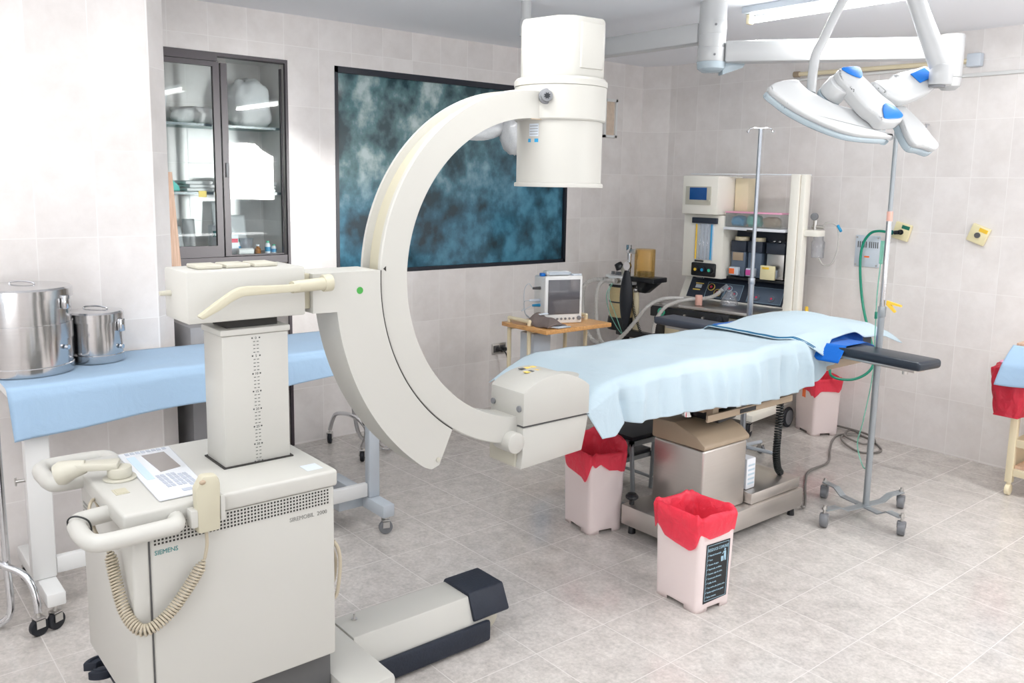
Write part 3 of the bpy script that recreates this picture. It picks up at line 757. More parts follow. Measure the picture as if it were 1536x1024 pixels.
# hand switch with coiled cord
hs = obj('hand_switch', MB().prism([(-.028, -.06), (.028, -.06), (.031, .06), (.024, .082), (-.012, .086), (-.031, .055)], -.016, .018, lambda u, v, q: (-2.022+q, .716+u, .797+v), .008), M['creamdark'], t)
obj('trigger_button', MB().ell((-2.006, .702, .868), (.007, .008, .006)), M['tan'], hs)
obj('switch_holder', MB().bx(-2.0415, -2.006, .672, .690, .755, .80, .004).bx(-2.0415, -2.006, .745, .757, .76, .825, .003), CR, t)
cd_ = coil([(-2.02, .706, .668), (-2.02, .691, .643), (-2.02, .66, .60), (-2.02, .618, .553), (-2.02, .572, .527), (-2.035, .545, .53), (-2.075, .528, .565), (-2.12, .522, .635), (-2.15, .520, .70)], .0125, 58, .0031, 10, 6)
obj('coiled_cord', cd_, M['cordb'], t)
obj('switch_lead', MB().tube(smooth([(-2.02, .712, .738), (-2.02, .713, .71), (-2.02, .711, .69), (-2.02, .706, .668)], 5), .0045, 8), M['cordb'], t)
obj('rear_lead', MB().tube(smooth([(-2.15, .520, .70), (-2.18, .50, .73), (-2.24, .50, .77), (-2.30, .525, .775), (-2.33, .543, .74)], 6), .0042, 8), M['cordb'], t)
obj('cable_tie', MB().tube(smooth([(-2.142, .43, .79), (-2.135, .445, .802), (-2.12, .47, .79), (-2.12, .475, .76), (-2.13, .46, .745), (-2.14, .44, .75)], 5, True), .0022, 6, closed=True), M['black2'], t)
obj('cable_loop', MB().tube(smooth([(-2.06, 1.08, .60), (-2.058, 1.094, .57), (-2.058, 1.098, .52), (-2.06, 1.090, .45), (-2.06, 1.079, .43)], 8), .0055, 8).tube(smooth([(-2.08, 1.08, .58), (-2.075, 1.092, .54), (-2.08, 1.09, .48), (-2.08, 1.079, .46)], 8), .0055, 8), M['cordb'], t)
# lifting column
col = obj('lifting_column', MB().bx(-2.36, -2.225, .843, 1.033, .8128, 1.178, .004), CR, t)
obj('column_collar', MB().bx(-2.365, -2.220, .838, 1.038, 1.1785, 1.196, .004), CR, col)
obj('base_seal', MB().bx(-2.366, -2.219, .837, 1.039, .8127, .8165), M['gap'], col)
ti = MB()
for k in range(36):
    z = 1.167-.01*k
    if k % 5 == 0:
        for s in (-1, 1): ti.bx(-2.2249, -2.2244, .938+s*.0105-.002, .938+s*.0105+.002, z-.002, z+.002)
    else: ti.bx(-2.2249, -2.2244, .930, .936, z-.0008, z+.0008); ti.bx(-2.2249, -2.2244, .940, .946, z-.0008, z+.0008)
for k in range(8): add_text(ti, str(k*5), .010, (-2.2248, .938, 1.1635-.05*k), (0, 1, 0), (0, 0, 1), 'CENTER', .0003)
obj('height_scale', ti, M['printk'], col)
obj('inner_column', MB().bx(-2.345, -2.245, .865, 1.01, 1.1965, 1.2245), M['gap'], t)
# carriage with its three pads and the brake lever
ca = obj('carriage', MB().prism([(.749, 1.222), (1.078, 1.222), (1.078, 1.358), (.749, 1.358), (.749, 1.25)], -2.378, -2.205, lambda u, v, q: (q, u, v), .005), CR, t)
for y in (.828, .906, .984): obj('top_pad', MB().bx(-2.335, -2.25, y-.034, y+.034, 1.3585, 1.369, .003), CD, ca)
obj('rear_knob', MB().cyl((-2.33, .749, 1.292), (-2.33, .72, 1.292), .008, .006, 14), CD, ca)
obj('link_block', MB().bx(-2.345, -2.225, 1.0785, 1.102, 1.235, 1.335, .003), M['creamdark'], ca)
lv = MB().prism([(1.03, 1.322), (1.0, 1.318), (.88, 1.321), (.862, 1.319), (.842, 1.311), (.80, 1.285), (.752, 1.252), (.764, 1.243), (.805, 1.262), (.845, 1.286), (.872, 1.296), (1.0, 1.298), (1.03, 1.299)], -2.155, -2.133, lambda u, v, q: (q, u, v), .005)
lv.cyl((-2.150, 1.012, 1.3095), (-2.165, 1.112, 1.312), .0165, .0175, 18)
lv.cyl((-2.17, 1.113, 1.312), (-2.17, 1.14, 1.313), .024, n=24, bev=.003)
obj('brake_lever', lv, M['creamdark'], t)
# C shaped arm and its guide
YC, ZC2, RO, RI = 1.931, 1.3027, .606, .512
def ring(u, R, x):
    return (x, YC-R*cos(u), ZC2+R*sin(u))
x0, x1 = -2.335, -2.213
prof = [(x0, RI), (x1, RI), (x1, RO-.004), (x1-.004, RO), (x1-.016, RO), (x1-.020, RO-.022), (x0+.020, RO-.022), (x0+.016, RO), (x0+.004, RO), (x0, RO-.004)]
a0, a1, n = radians(-93), radians(95), 90
mb = MB(); rings = []
for i in range(n+1):
    a = a0+(a1-a0)*i/n
    rings.append([mb.bm.verts.new(ring(a, R, x)) for x, R in prof])
for A, B in zip(rings, rings[1:]):
    for k in range(len(prof)):
        f_ = mb.bm.faces.new((A[k], A[(k+1) % len(prof)], B[(k+1) % len(prof)], B[k]))
        f_.material_index = 1 if k in (5,) else 0
mb.bm.faces.new(rings[0]); mb.bm.faces.new(list(reversed(rings[-1])))
carm = obj('c_arm', mb, [CR, M['creamdark']], t, ang=30)
obj('angle_mark', MB().prism([(0, -.008), (0, .008), (-.010, 0)], 0, .0006, lambda u, v, q: (x1+.0002+q, 1.345+u, 1.338+v)), M['gap'], carm)
# guide: block plus curved shoe behind the C
RS = .758
pts = [(1.102, 1.222), (1.102, 1.335), (YC-RO-.003, 1.335)]
A0 = math.asin((1.335-ZC2)/(RO+.003))
for i in range(1, 31):
    a = A0+(radians(-56)-A0)*i/30
    pts.append((YC-(RO+.003)*cos(a), ZC2+(RO+.003)*sin(a)))
a = radians(-57.5); pts.append((YC-(RS-.03)*cos(a), ZC2+(RS-.03)*sin(a)))
a = radians(-56); pts.append((YC-(RS-.006)*cos(a), ZC2+(RS-.006)*sin(a)))
for i in range(0, 25):
    a = radians(-54)+(radians(-6.2)-radians(-54))*i/24
    pts.append((YC-RS*cos(a), ZC2+RS*sin(a)))
gd = obj('arm_guide', MB().prism(pts, -2.345, -2.207, lambda u, v, q: (q, u, v)), CR, t, ang=30)
obj('green_dot', MB().cyl((-2.2069, 1.252, 1.279), (-2.206, 1.252, 1.279), .0105, n=24), M['gline'], gd)
a = radians(-56.3); obj('guide_screw', MB().cyl((-2.2069, YC-.715*cos(a), ZC2+.715*sin(a)), (-2.2035, YC-.715*cos(a), ZC2+.715*sin(a)), .008, n=18, bev=.001), CD, gd)
obj('guide_seam', MB().tube([ring(A0+(radians(-56)-A0)*i/40, RO+.0008, -2.2085) for i in range(41)], .0016, 6), M['gap'], gd)
# image intensifier (upper head)
HX, HY = -2.272, 2.092
hd = obj('upper_head', MB().lathe([(0, 1.594), (.150, 1.594), (.150, 1.812), (0, 1.812)], (HX, HY, 0), 64), M['cream'], t)
obj('bottom_rim', MB().lathe([(.1, 1.588), (.157, 1.588), (.158, 1.594), (.157, 1.601), (.151, 1.603)], (HX, HY, 0), 64), CR, hd)
obj('collar', MB().lathe([(.150, 1.812), (.156, 1.813), (.160, 1.818), (.1615, 1.925), (.1615, 1.928)], (HX, HY, 0), 64), CR, hd)
obj('upper_collar', MB().lathe([(.1605, 1.9285), (.1635, 1.930), (.1635, 1.948), (.155, 1.957), (0, 1.957)], (HX, HY, 0), 64), CR, hd)
up = [(.64*a+.77*b, .77*a-.64*b) for a, b in ((-.138, .045), (-.022, .138), (.040, .138), (.143, .07), (.150, -.05), (.06, -.14), (-.06, -.14), (-.142, -.05))]
obj('camera_housing', MB().prism([(a, b) for a, b in up], 1.955, 2.155, lambda u, v, q: (HX+u, HY+v, q), .012), CR, hd)
obj('housing_panel', MB().prism([(.64*a+.77*b, .77*a-.64*b) for a, b in ((.052, .128), (.060, .1315), (.138, .082), (.138, .06), (.06, .10))], 1.985, 2.135, lambda u, v, q: (HX+u, HY+v, q), .004), CR, hd)
obj('lock_knob', MB().cyl((-2.214, 1.972, 1.888), (-2.188, 1.952, 1.888), .028, .026, 28, .003).cyl((-2.188, 1.952, 1.888), (-2.172, 1.940, 1.888), .019, .019, 24, .002), M['grey'], hd)
obj('knob_star', MB().prism([((.012 if k % 2 else .007)*cos(k*pi/8), (.012 if k % 2 else .007)*sin(k*pi/8)) for k in range(16)], 0, .001, lambda u, v, q: (-2.1715+q*.8+u*.6, 1.9395-q*.6+u*.8, 1.888+v)), M['black'], hd)
obj('hinge_arm', MB().bx(-2.335, -2.2135, 1.93, 2.00, 1.815, 1.907, .003), CR, hd)
obj('tan_line', MB().bx(-2.213, -2.2115, 1.905, 1.995, 1.811, 1.8145), M['tan'], hd)
def onhead(nm, ang0, ang1, za, zb_, m, R=.1503):
    b = MB(); K = 5
    for i in range(K):
        p, q = radians(ang0+(ang1-ang0)*i/K), radians(ang0+(ang1-ang0)*(i+1)/K)
        b.quad([(HX+R*cos(p), HY+R*sin(p), za), (HX+R*cos(q), HY+R*sin(q), za), (HX+R*cos(q), HY+R*sin(q), zb_), (HX+R*cos(p), HY+R*sin(p), zb_)])
    return obj(nm, b, m, hd)
onhead('type_label', -86, -71, 1.758, 1.80, M['plate'])
for k in range(4): onhead('label_line', -85, -72, 1.764+k*.009, 1.766+k*.009, M['printg'], .1506)
onhead('blue_sticker', -88, -83, 1.738, 1.750, M['sky'])
onhead('blue_sticker', -77, -71, 1.738, 1.750, M['sky'])
# x-ray tube housing (lower head)
bx0, bx1, by0, by1 = -2.362, -2.178, 1.872, 2.190
pf = [(by0, .765), (by0, .883)]
for i in range(1, 14):
    s = i/14; pf.append((by0+(by1-by0)*s, .883+.055*sin(pi*min(1, s*1.0))**.8*(1 if s < .6 else 1)-.012*s))
pf += [(by1, .872), (by1, .765)]
lh = obj('lower_head', MB().prism(pf, bx0, bx1, lambda u, v, q: (q, u, v), .004), CR, t, ang=25)
obj('head_seam', MB().bx(bx0+.002, bx1+.0008, by0-.0008, by1, .7612, .7640), M['dkgrey'], lh)
obj('lower_cover', MB().prism([(by0, .760), (by1, .760), (by1-.012, .70), (by1-.03, .628), (by0-.008, .612), (by0, .66)], bx0+.004, bx1-.002, lambda u, v, q: (q, u, v), .004), CR, lh)
obj('filter_plate', MB().bx(bx0+.012, bx0+.155, by0-.012, by0-.0005, .615, .700, .002), CD, lh)
obj('pivot_disc', MB().cyl((bx1-.09, by0-.03, .712), (bx1+.001, by0-.03, .712), .037, n=36, bev=.004), CR, lh)
for x in (bx0+.018, bx1-.022): obj('screw', MB().cyl((x, by0-.0005, .825), (x, by0-.007, .825), .011, n=18, bev=.001), M['grey'], lh)
for k, m in enumerate(('orange', 'dkgrey', 'yellowp')):
    obj('warning_label', MB().prism([(0, 0), (.022, 0), (.022, .02), (0, .02)], .0, .001, lambda u, v, q, k=k: (-2.29+.0+u*1.0+.028*0, 1.96+k*.026+v, .9285+.0012*k+q)), M['yellow' if m == 'orange' else m], lh)
    obj('warning_label', MB().prism([(0, 0), (.022, 0), (.022, .02), (0, .02)], .0, .001, lambda u, v, q, k=k: (-2.335+u, 1.975+k*.026+v, .9305+.0006*k+q)), M['dkgrey' if m == 'orange' else 'yellow'], lh)
obj('beam_cone', MB().lathe([(.0, .872), (.05, .872), (.052, .90), (0, .90)], (-2.27, 2.15, .0), 28), CR, lh)
# =========================================================== operating table
t = thing('operating_table', 'surgical table on a square steel pedestal, covered by pale blue drapes', 'operating table', (-2.40, 3.2, 0))
obj('base', MB().bx(-2.585, -2.19, 2.83, 3.712, .045, .14, .006), M['stainless'], t)
for x in (-2.55, -2.225):
    for y in (2.87, 3.67): obj('foot', MB().cyl((x, y, 0), (x, y, .0445), .018, .014, 16), M['blackp'], t)
obj('base_cover', MB().bx(-2.50, -2.205, 3.30, 3.70, .141, .195, .006), M['stainless'], t)
bk = obj('brake_knob', MB().cyl((-2.55, 2.862, .1405), (-2.55, 2.862, .165), .012, n=14).lathe([(0, 0), (.022, 0), (.03, .008), (.03, .018), (.02, .028), (0, .03)], (-2.55, 2.862, .165), 10), M['blackp'], t)
ped = obj('pedestal', MB().bx(-2.525, -2.235, 2.965, 3.285, .141, .455, .014, 3), M['stainless'], t)
obj('pedestal_cap', MB().prism([(-2.53, .4555), (-2.228, .4555), (-2.228, .475), (-2.275, .51), (-2.40, .55), (-2.53, .545)], 2.958, 3.292, lambda u, v, q: (u, q, v), .008), M['tan'], ped)
obj('piston', MB().cyl((-2.42, 3.06, .56), (-2.42, 3.06, .66), .03, n=24), M['chrome'], t)
obj('carrier', MB().bx(-2.52, -2.26, 2.98, 3.36, .615, .70, .015), M['tan'], t)
obj('carrier_boot', MB().prism([(-.11, -.08), (.11, -.08), (.09, .08), (-.09, .08)], .555, .612, lambda u, v, q: (-2.36+u, 3.16+v, q), .01), M['blackp'], t)
fr = MB()
for x in (-2.665, -2.235): fr.bx(x-.015, x+.015, 2.40, 4.30, .70, .745, .004)
for y in (2.42, 3.0, 3.5, 4.28): fr.bx(-2.649, -2.251, y-.02, y+.02, .70, .74)
obj('top_frame', fr, M['tan'], t)
obj('side_rail', MB().bx(-2.225, -2.213, 2.95, 3.60, .59, .622, .003).bx(-2.26, -2.226, 3.0, 3.04, .60, .70).bx(-2.26, -2.226, 3.5, 3.54, .60, .70), M['tan'], t)
obj('rail_plate', MB().bx(-2.2128, -2.2115, 3.18, 3.30, .596, .615), M['stickblack'], t)
for a, b in ((2.44, 2.98), (2.985, 3.62), (3.625, 4.32)):
    obj('mattress_section', MB().bx(-2.69, -2.21, a, b, .748, .868, .02, 3), M['vinylg'], t)
for s, xa, xb, yc, rz in ((1, -2.205, -1.665, 3.828, -.12), (-1, -3.215, -2.70, 3.815, 0.0)):
    ab = obj('arm_board', MB().box(((xa+xb)/2, yc, .8365), (xb-xa, .178, .043), rz, .016, 4), M['vinyl' if s > 0 else 'vinylg'], t)
    obj('board_clamp', MB().box(((xa+xb)/2, yc, .805), (xb-xa-.10, .08, .019), rz, .004).cyl(((xb if s > 0 else xa)-s*.12, yc-.02*s, .80), ((xb if s > 0 else xa)-s*.12, yc-.02*s, .775), .012, n=14), M['steel'], ab)
obj('control_cord', coil([(-2.245, 3.545, .60), (-2.24, 3.54, .52), (-2.24, 3.535, .42), (-2.25, 3.55, .33), (-2.27, 3.60, .245), (-2.28, 3.65, .20)], .0145, 34, .0046, 10, 6, .03), M['black2'], t)
cb = obj('control_box', MB().bx(-2.37, -2.25, 3.315, 3.385, .197, .345, .006), M['labelw'], t)
l = MB()
for k in range(5): l.bx(-2.2498, -2.2492, 3.325, 3.375, .22+k*.022, .229+k*.022)
for k in range(4): l.bx(-2.39+.03*k, -2.372+.03*k, 3.3144, 3.3148, .22, .32)
obj('label_print', l, M['lightblue'], cb)

# ------------------------------------------------------- main drape
def zh(y): return lerp([2.18, 2.26, 2.34, 2.48, 2.70, 2.90, 3.15, 3.40, 3.70, 3.86, 3.92], [.66, .655, .70, .690, .680, .675, .652, .640, .675, .745, .79], y)
def ztop(y, x):
    z = .880
    if y < 2.42: z -= .085*((2.42-y)/.255)**1.5
    return z+.004*sin(9*y+5*x)*sin(14*x+1)+.003*sin(23*y-11*x)
FOLD = [(2.36, .030, .022), (2.47, .020, .03), (2.60, .017, .028), (2.73, .022, .03), (2.86, .014, .03), (2.98, .02, .026), (3.10, .016, .03), (3.22, .024, .026), (3.33, .015, .03), (3.45, .024, .022), (3.54, .016, .02), (3.63, .026, .022), (3.72, .016, .02), (3.80, .022, .02)]
def fold(y, s):
    v = 0
    for c, a, w in FOLD:
        q = y-c-.03*s*sin(40*c)
        v += a*math.exp(-(q/w)**2)*(1 if int(c*50) % 2 else -.8)
    return 1.6*v*min(1, s*2.0)*(1-.35*s)
def drape(u, v):
    y = 2.165+(3.90-2.165)*u
    # v: 0 far hem .. 1 near hem
    if v < .18:
        s = 1-v/.18; x = -2.715-.03*s-fold(y, s)*.6; z = lerp([0, 1], [1, 0], s)*0+ztop(y, x)-.14*min(1, max(.08, (y-2.25)/.4))*s-.006*(1-(1-s)**2)
        return V((x, y, z))
    if v < .62:
        s = (v-.18)/.44; x = -2.715+.52*s
        e = min(s, 1-s); r = max(0, 1-e/.05)
        return V((x, y, ztop(y, x)-.010*r*r))
    s = (v-.62)/.38; zt = ztop(y, -2.195)-.010
    z = zt+(zh(y)+.002*sin(31*y)-zt)*s
    x = -2.195+.012*min(1, s*6)+.020*s+fold(y, s)
    yy = y
    if y < 2.45: yy = y+(2.45-y)*.30*s*1.0*(1 if s > 0 else 0)
    return V((x, yy, z))
solo('surgical_drape', MB().grid(drape, 170, 90), M['drape'], 'long pale blue drape over the operating table hanging in folds on the near side', 'drape', thick=.003, ang=180)
# second drape over the head pillow, with trim line
def drape2(u, v):
    n_ = max(0, (v-.80)/.20); y0 = 3.53+.205*n_**1.6
    y = y0+(4.50-y0)*u
    x = -2.735+v*.56
    z = .888+.066*math.exp(-((y-4.02)/.27)**2)*(.30+.70*math.exp(-((x+2.45)/.22)**2))+.003*sin(20*y+7*x)
    edge = max(0, v-.88)/.12
    drop = lerp([3.5, 3.73, 3.80, 3.97, 4.10, 4.4], [.08, .10, .018, .018, .05, .055], y)
    z -= drop*edge**1.4
    far = max(0, .1-v)/.1; z -= .05*far**1.5
    if y > 4.32: z -= .23*(y-4.32)
    x += .008*sin(16*y)*edge+.035*edge
    if u < .06: z += .003
    return V((x, y, z))
solo('pillow_drape', MB().grid(drape2, 80, 70), M['drape'], 'smaller pale blue drape over the pillow at the head end of the operating table', 'drape', thick=.003, ang=180)
tr = MB()
for k in range(2):
    tr.tube([drape2(.014+.018*k+.003*sin(.5*i), .06+.90*i/60)+V((0, 0, .0035)) for i in range(61)], .0026, 6)
solo('drape_trim', tr, M['trim'], 'pair of dark teal stitched lines along the edge of the pillow drape', 'trim')
# blue sheet lying across the arm boards under the pillow drape
def bsheet(u, v):
    x = -2.83+u*.775
    e = max(0, abs(x+2.45)-.262)
    z = .8635+.0205*max(0, 1-e/.02)
    if v < .2:
        q_ = 1-v/.2; y = 3.772-.045*q_-.02*u*q_
        if e > 0: z -= .075*q_
        else: y = 3.772
    else:
        y = 3.772+(v-.2)/.8*.40
        if e > 0 and y > 3.96: z -= .30*(y-3.96)
    return V((x, y, z+.001*sin(22*x+9*y)))
solo('blue_sheet', MB().grid(bsheet, 80, 36), M['bluecl'], 'deep blue sheet showing under the pillow drape over both arm boards', 'sheet', thick=.002, ang=180)

# ---------------------------------------------------------------- foot stool
t = thing('step_stool', 'steel two-step foot stool with black treads behind the left bin under the operating table', 'step stool', (-2.86, 3.10, 0))
s = MB()
obj('top_tread', MB().bx(-2.895, -2.675, 2.99, 3.40, .385, .405, .003), M['black'], t)
obj('lower_tread', MB().bx(-3.11, -2.91, 2.99, 3.40, .20, .22, .003), M['black'], t)
f = MB()
for x0, x1, z in ((-2.90, -2.67, .372), (-3.115, -2.905, .187)):
    f.bx(x0, x1, 2.98, 3.0, z-.012, z+.012); f.bx(x0, x1, 3.39, 3.41, z-.012, z+.012)
    f.bx(x0, x0+.02, 2.98, 3.41, z-.012, z+.012); f.bx(x1-.02, x1, 2.98, 3.41, z-.012, z+.012)
for y in (2.99, 3.40):
    f.tube([(-2.68, y, .37), (-2.65, y, 0.0)], .011, 8); f.tube([(-2.89, y, .37), (-2.90, y, .0)], .011, 8); f.tube([(-3.105, y, .185), (-3.12, y, 0)], .011, 8)
    f.tube([(-3.105, y, .06), (-2.655, y, .06)], .009, 8)
obj('frame', f, M['ivgrey'], t)

# ------------------------------------------------------------------ bins
def make_bin(label, sticker, hem, sd, tall=0.0):
    q = thing('waste_bin', label, 'bin', group='white bins with red bags', world=False)
    W, D, H = .118, .096, .362
    def loop(k, z):
        s = .93+.07*z/H; n = 4
        pts = []
        for cx, cy, a0 in ((1, 1, 0), (-1, 1, 90), (-1, -1, 180), (1, -1, 270)):
            for i in range(n+1):
                a = radians(a0+90*i/n); r = .018
                pts.append((cx*(W*s-r)+r*cos(a), cy*(D*s-r)+r*sin(a)))
        # straight sides get extra points for the notch at the foot
        out = []
        for i in range(len(pts)):
            out.append(pts[i])
            if (i+1) % (n+1) == 0:
                a, b = pts[i], pts[(i+1) % len(pts)]
                for f_ in (.25, .75): out.append((a[0]+(b[0]-a[0])*f_, a[1]+(b[1]-a[1])*f_))
        return out
    m = MB(); zs = [0, .016, .03, .15, .30, H]
    R = [[m.bm.verts.new((x, y, z)) for x, y in loop(0, z)] for z in zs]
    nn = len(R[0])
    for j in range(len(zs)-1):
        for i in range(nn):
            if j == 0 and (i % 7) == 5: continue
            m.bm.faces.new((R[j][i], R[j][(i+1) % nn], R[j+1][(i+1) % nn], R[j+1][i]))
    b = obj('bin_body', m, M['bin'], q, thick=.005)
    obj('bin_floor', MB().bx(-W*.88, W*.88, -D*.88, D*.88, .022, .027), M['bin'], q)
    rnd = random.Random(sd); ph = [rnd.uniform(0, 6.28) for _ in range(6)]
    def sup(a, w, d):
        c, s_ = cos(a), sin(a); p = .30
        return w*math.copysign(abs(c)**p, c), d*math.copysign(abs(s_)**p, s_)
    def bagf(u, v):
        a = 2*pi*u
        wob = .5*sin(5*a+ph[0])+.35*sin(8*a+ph[1])+.25*sin(13*a+ph[2])
        if v < .45:      # inside
            s = v/.45; w, d = W-.012, D-.012
            x, y = sup(a, w*(.80+.2*s), d*(.80+.2*s)); z = .17+(.372-.17)*s
            k = 1-.06*(1-s)*(1+wob)
            x *= k; y *= k
        elif v < .58:    # over the rim
            s = (v-.45)/.13; b_ = pi*(1-s)
            w, d = W+.004+.012*cos(b_)+.004*wob*s, D+.004+.012*cos(b_)+.004*wob*s
            x, y = sup(a, w, d); z = .370+.016*sin(b_)+.008*wob*sin(b_)
        else:            # outside skirt
            s = (v-.58)/.42
            x, y = sup(a, W+.016+.006*wob*(1-s*.5)-.006*s, D+.016+.006*wob*(1-s*.5)-.006*s)
            z = .370-(hem(a)+.012*wob)*s
        if tall:
            z += tall*max(0, sin(a-.6))**1.2*(1 if v > .3 else v/.3)*(1-.9*max(0, (v-.58)/.42))
        return V((x, y, z))
    obj('bin_liner', MB().grid(bagf, 96, 34, cu=True), M['bag'], q, label='red plastic bin liner folded over the rim', ang=60)
    if sticker:
        # sign sits on the +x side; writes along +y
        x = W*.955
        def on(u, v, q_): return (x+q_+(v/.30)*.0075, u, .03+v)
        sg = obj('sign', MB().prism([(-.062, .005), (.066, .012), (.066, .243), (-.062, .243)], .001, .002, on), M['stickblack'], q, label='black printed waste sorting sign')
        l = MB()
        for a in ((-.057, .015, .060, .0165), (-.057, .236, .060, .2375)): l.prism([(a[0], a[1]), (a[2], a[1]), (a[2], a[3]), (a[0], a[3])], .0022, .0026, on)
        for a in (-.057, .0585): l.prism([(a, .015), (a+.0015, .015), (a+.0015, .237), (a, .237)], .0022, .0026, on)
        def tx(s, size, yy, zz, sx=1): add_text(l, s, size, (x+.0024+(zz/.30)*.0075, yy, .03+zz), (0, 1, 0), (.025, 0, 1), 'LEFT', .0003, sx)
        tx('RESIDUOS COMUNES', .0175, -.054, .213, .68)
        lines = ['Material descartable', 'Vasos', 'Envases de jugos', 'Papel toalla, servilletas', 'Guantes, cajas de vidrio', 'Envases para alimentos', 'Colillas de tela', 'Yeso, cuadros, pilas, plastico y otros', 'Residuos orgánicos de uso general', 'Bolsas comunes']
        for k, s_ in enumerate(lines):
            zz = .194-k*.0187
            tx(s_, .0098, -.044, zz, .80 if len(s_) < 26 else .66)
            l.prism([(-.0535, zz+.003), (-.0515, zz+.001), (-.047, zz+.008), (-.0475, zz+.0085), (-.0515, zz+.003), (-.053, zz+.0045)], .0022, .0027, on)
        # figure dropping litter into a basket
        l.prism([(.040+.0045*cos(a), .205+.0045*sin(a)) for a in [k*pi/8 for k in range(16)]], .0022, .0027, on)
        l.prism([(.036, .199), (.046, .199), (.049, .160), (.044, .160), (.042, .178), (.039, .160), (.036, .160)], .0022, .0027, on)
        l.prism([(.036, .197), (.028, .188), (.026, .190), (.034, .200)], .0022, .0027, on)
        l.prism([(.020, .180), (.033, .180), (.031, .160), (.022, .160)], .0022, .0027, on)
        obj('sign_print', l, M['stickw'], sg)
    return q
b1 = make_bin('white bin with black printed sign and red liner, nearest to the camera', True, lambda a: .062+.062*math.exp(-((a-radians(278))/.42)**2)+.03*math.exp(-((a-radians(225))/.3)**2), 3)
b1.location = (-1.976, 2.590, 0); b1.rotation_euler = (0, 0, radians(-5))
b2 = make_bin('white bin with a red liner bunched up high, beside the x-ray unit lower head', False, lambda a: .03+.085*math.exp(-((a-radians(285))/.5)**2)+.06*math.exp(-((a-radians(20))/.5)**2), 11, .075)
b2.location = (-2.735, 2.795, 0); b2.rotation_euler = (0, 0, radians(-12))
b3 = make_bin('white bin with a red liner against the far wall behind the operating table', False, lambda a: .06+.045*max(0, cos(a+.9))**2, 23, .0)
b3.location = (-2.960, 5.115, 0); b3.rotation_euler = (0, 0, radians(-28))
obj('colour_label', MB().bx(-.03, .01, -.0975, -.0955, .235, .29), M['orange'], b3)
# ======================================================== left: long table
t = thing('side_table', 'long white framed side table under a blue cloth along the left wall', 'table', (-3.5, 1.2, 0))
obj('table_top', MB().bx(-3.73, -3.31, .50, 1.985, .835, .868, .006), M['white'], t)
def caster(nm, x, y, par, r=.032, rz=0.0, m='black', top=.1):
    b = MB().cyl((x-.011*cos(rz), y-.011*sin(rz), r), (x+.011*cos(rz), y+.011*sin(rz), r), r, n=22, bev=.004)
    o = obj(nm, b, M[m], par)
    q = MB()
    for s in (-1, 1):
        q.box((x+s*.016*cos(rz), y+s*.016*sin(rz), r+.014), (.003, r*.95, r*.9), rz)
    q.box((x, y, r*1.95+.004), (.036, r*1.1, .006), rz, .002)
    q.cyl((x, y, r*1.95+.007), (x, y, top), .007, n=12)
    obj('caster_fork', q, M['steel'], o)
    return o
obj('leg', MB().bx(-3.375, -3.325, .545, .625, .145, .8345, .006), M['white'], t)
obj('foot_bar', MB().bx(-3.71, -3.185, .56, .622, .095, .144, .006), M['white'], t)
for x in (-3.215, -3.68): caster('caster', x, .590, t, .032, .5, top=.0945)
obj('lower_rail', MB().bx(-3.365, -3.335, .6255, 1.928, .15, .215, .006), M['white'], t)
obj('clamp_screw', MB().cyl((-3.35, .5445, .52), (-3.35, .515, .52), .006, n=10).cyl((-3.35, .515, .505), (-3.35, .515, .535), .004, n=8), M['steel'], t)
obj('leg', MB().bx(-3.37, -3.325, 1.93, 1.985, .145, .8345, .006), M['lgrey'], t)
obj('foot_bar', MB().bx(-3.73, -3.20, 1.927, 1.988, .085, .144, .006), M['lgrey'], t)
obj('cross_foot', MB().bx(-3.46, -3.38, 1.80, 1.9265, .09, .144, .006), M['lgrey'], t)
for x in (-3.23, -3.69): caster('caster', x, 1.957, t, .032, -.3, 'grey', .0845)
def tcloth(u, v):
    y = .497+(1.998-.497)*u
    if v < .5:
        s = v/.5; x = -3.735+.435*s; z = .8715+.0015*sin(8*y)*sin(30*x)
        return V((x, y, z))
    s = (v-.5)/.5
    hz_ = lerp([.5, 1.2, 2.0], [.685, .725, .77], y)
    x = -3.30+.012*min(1, s*5)+.008*s*sin(4.5*y+1)+.006*s*sin(11*y)
    z = .8715-.004*min(1, s*4)-(.8675-hz_)*s
    if s > 0 and y < .56: x += .02*s*(.56-y)/.06
    return V((x, y+.012*s*(1 if y < .55 else 0), z))
def tcloth_end(u, v):
    x = -3.735+.435*u; s = v
    return V((x, .495-.008*s-.006*s*sin(20*x), .871-.11*s*(.9+.1*sin(9*x))))
solo('table_cloth', MB().grid(tcloth, 90, 40), M['cloth'], 'plain blue cloth spread over the long side table hanging down its front', 'cloth', thick=.002, ang=60)

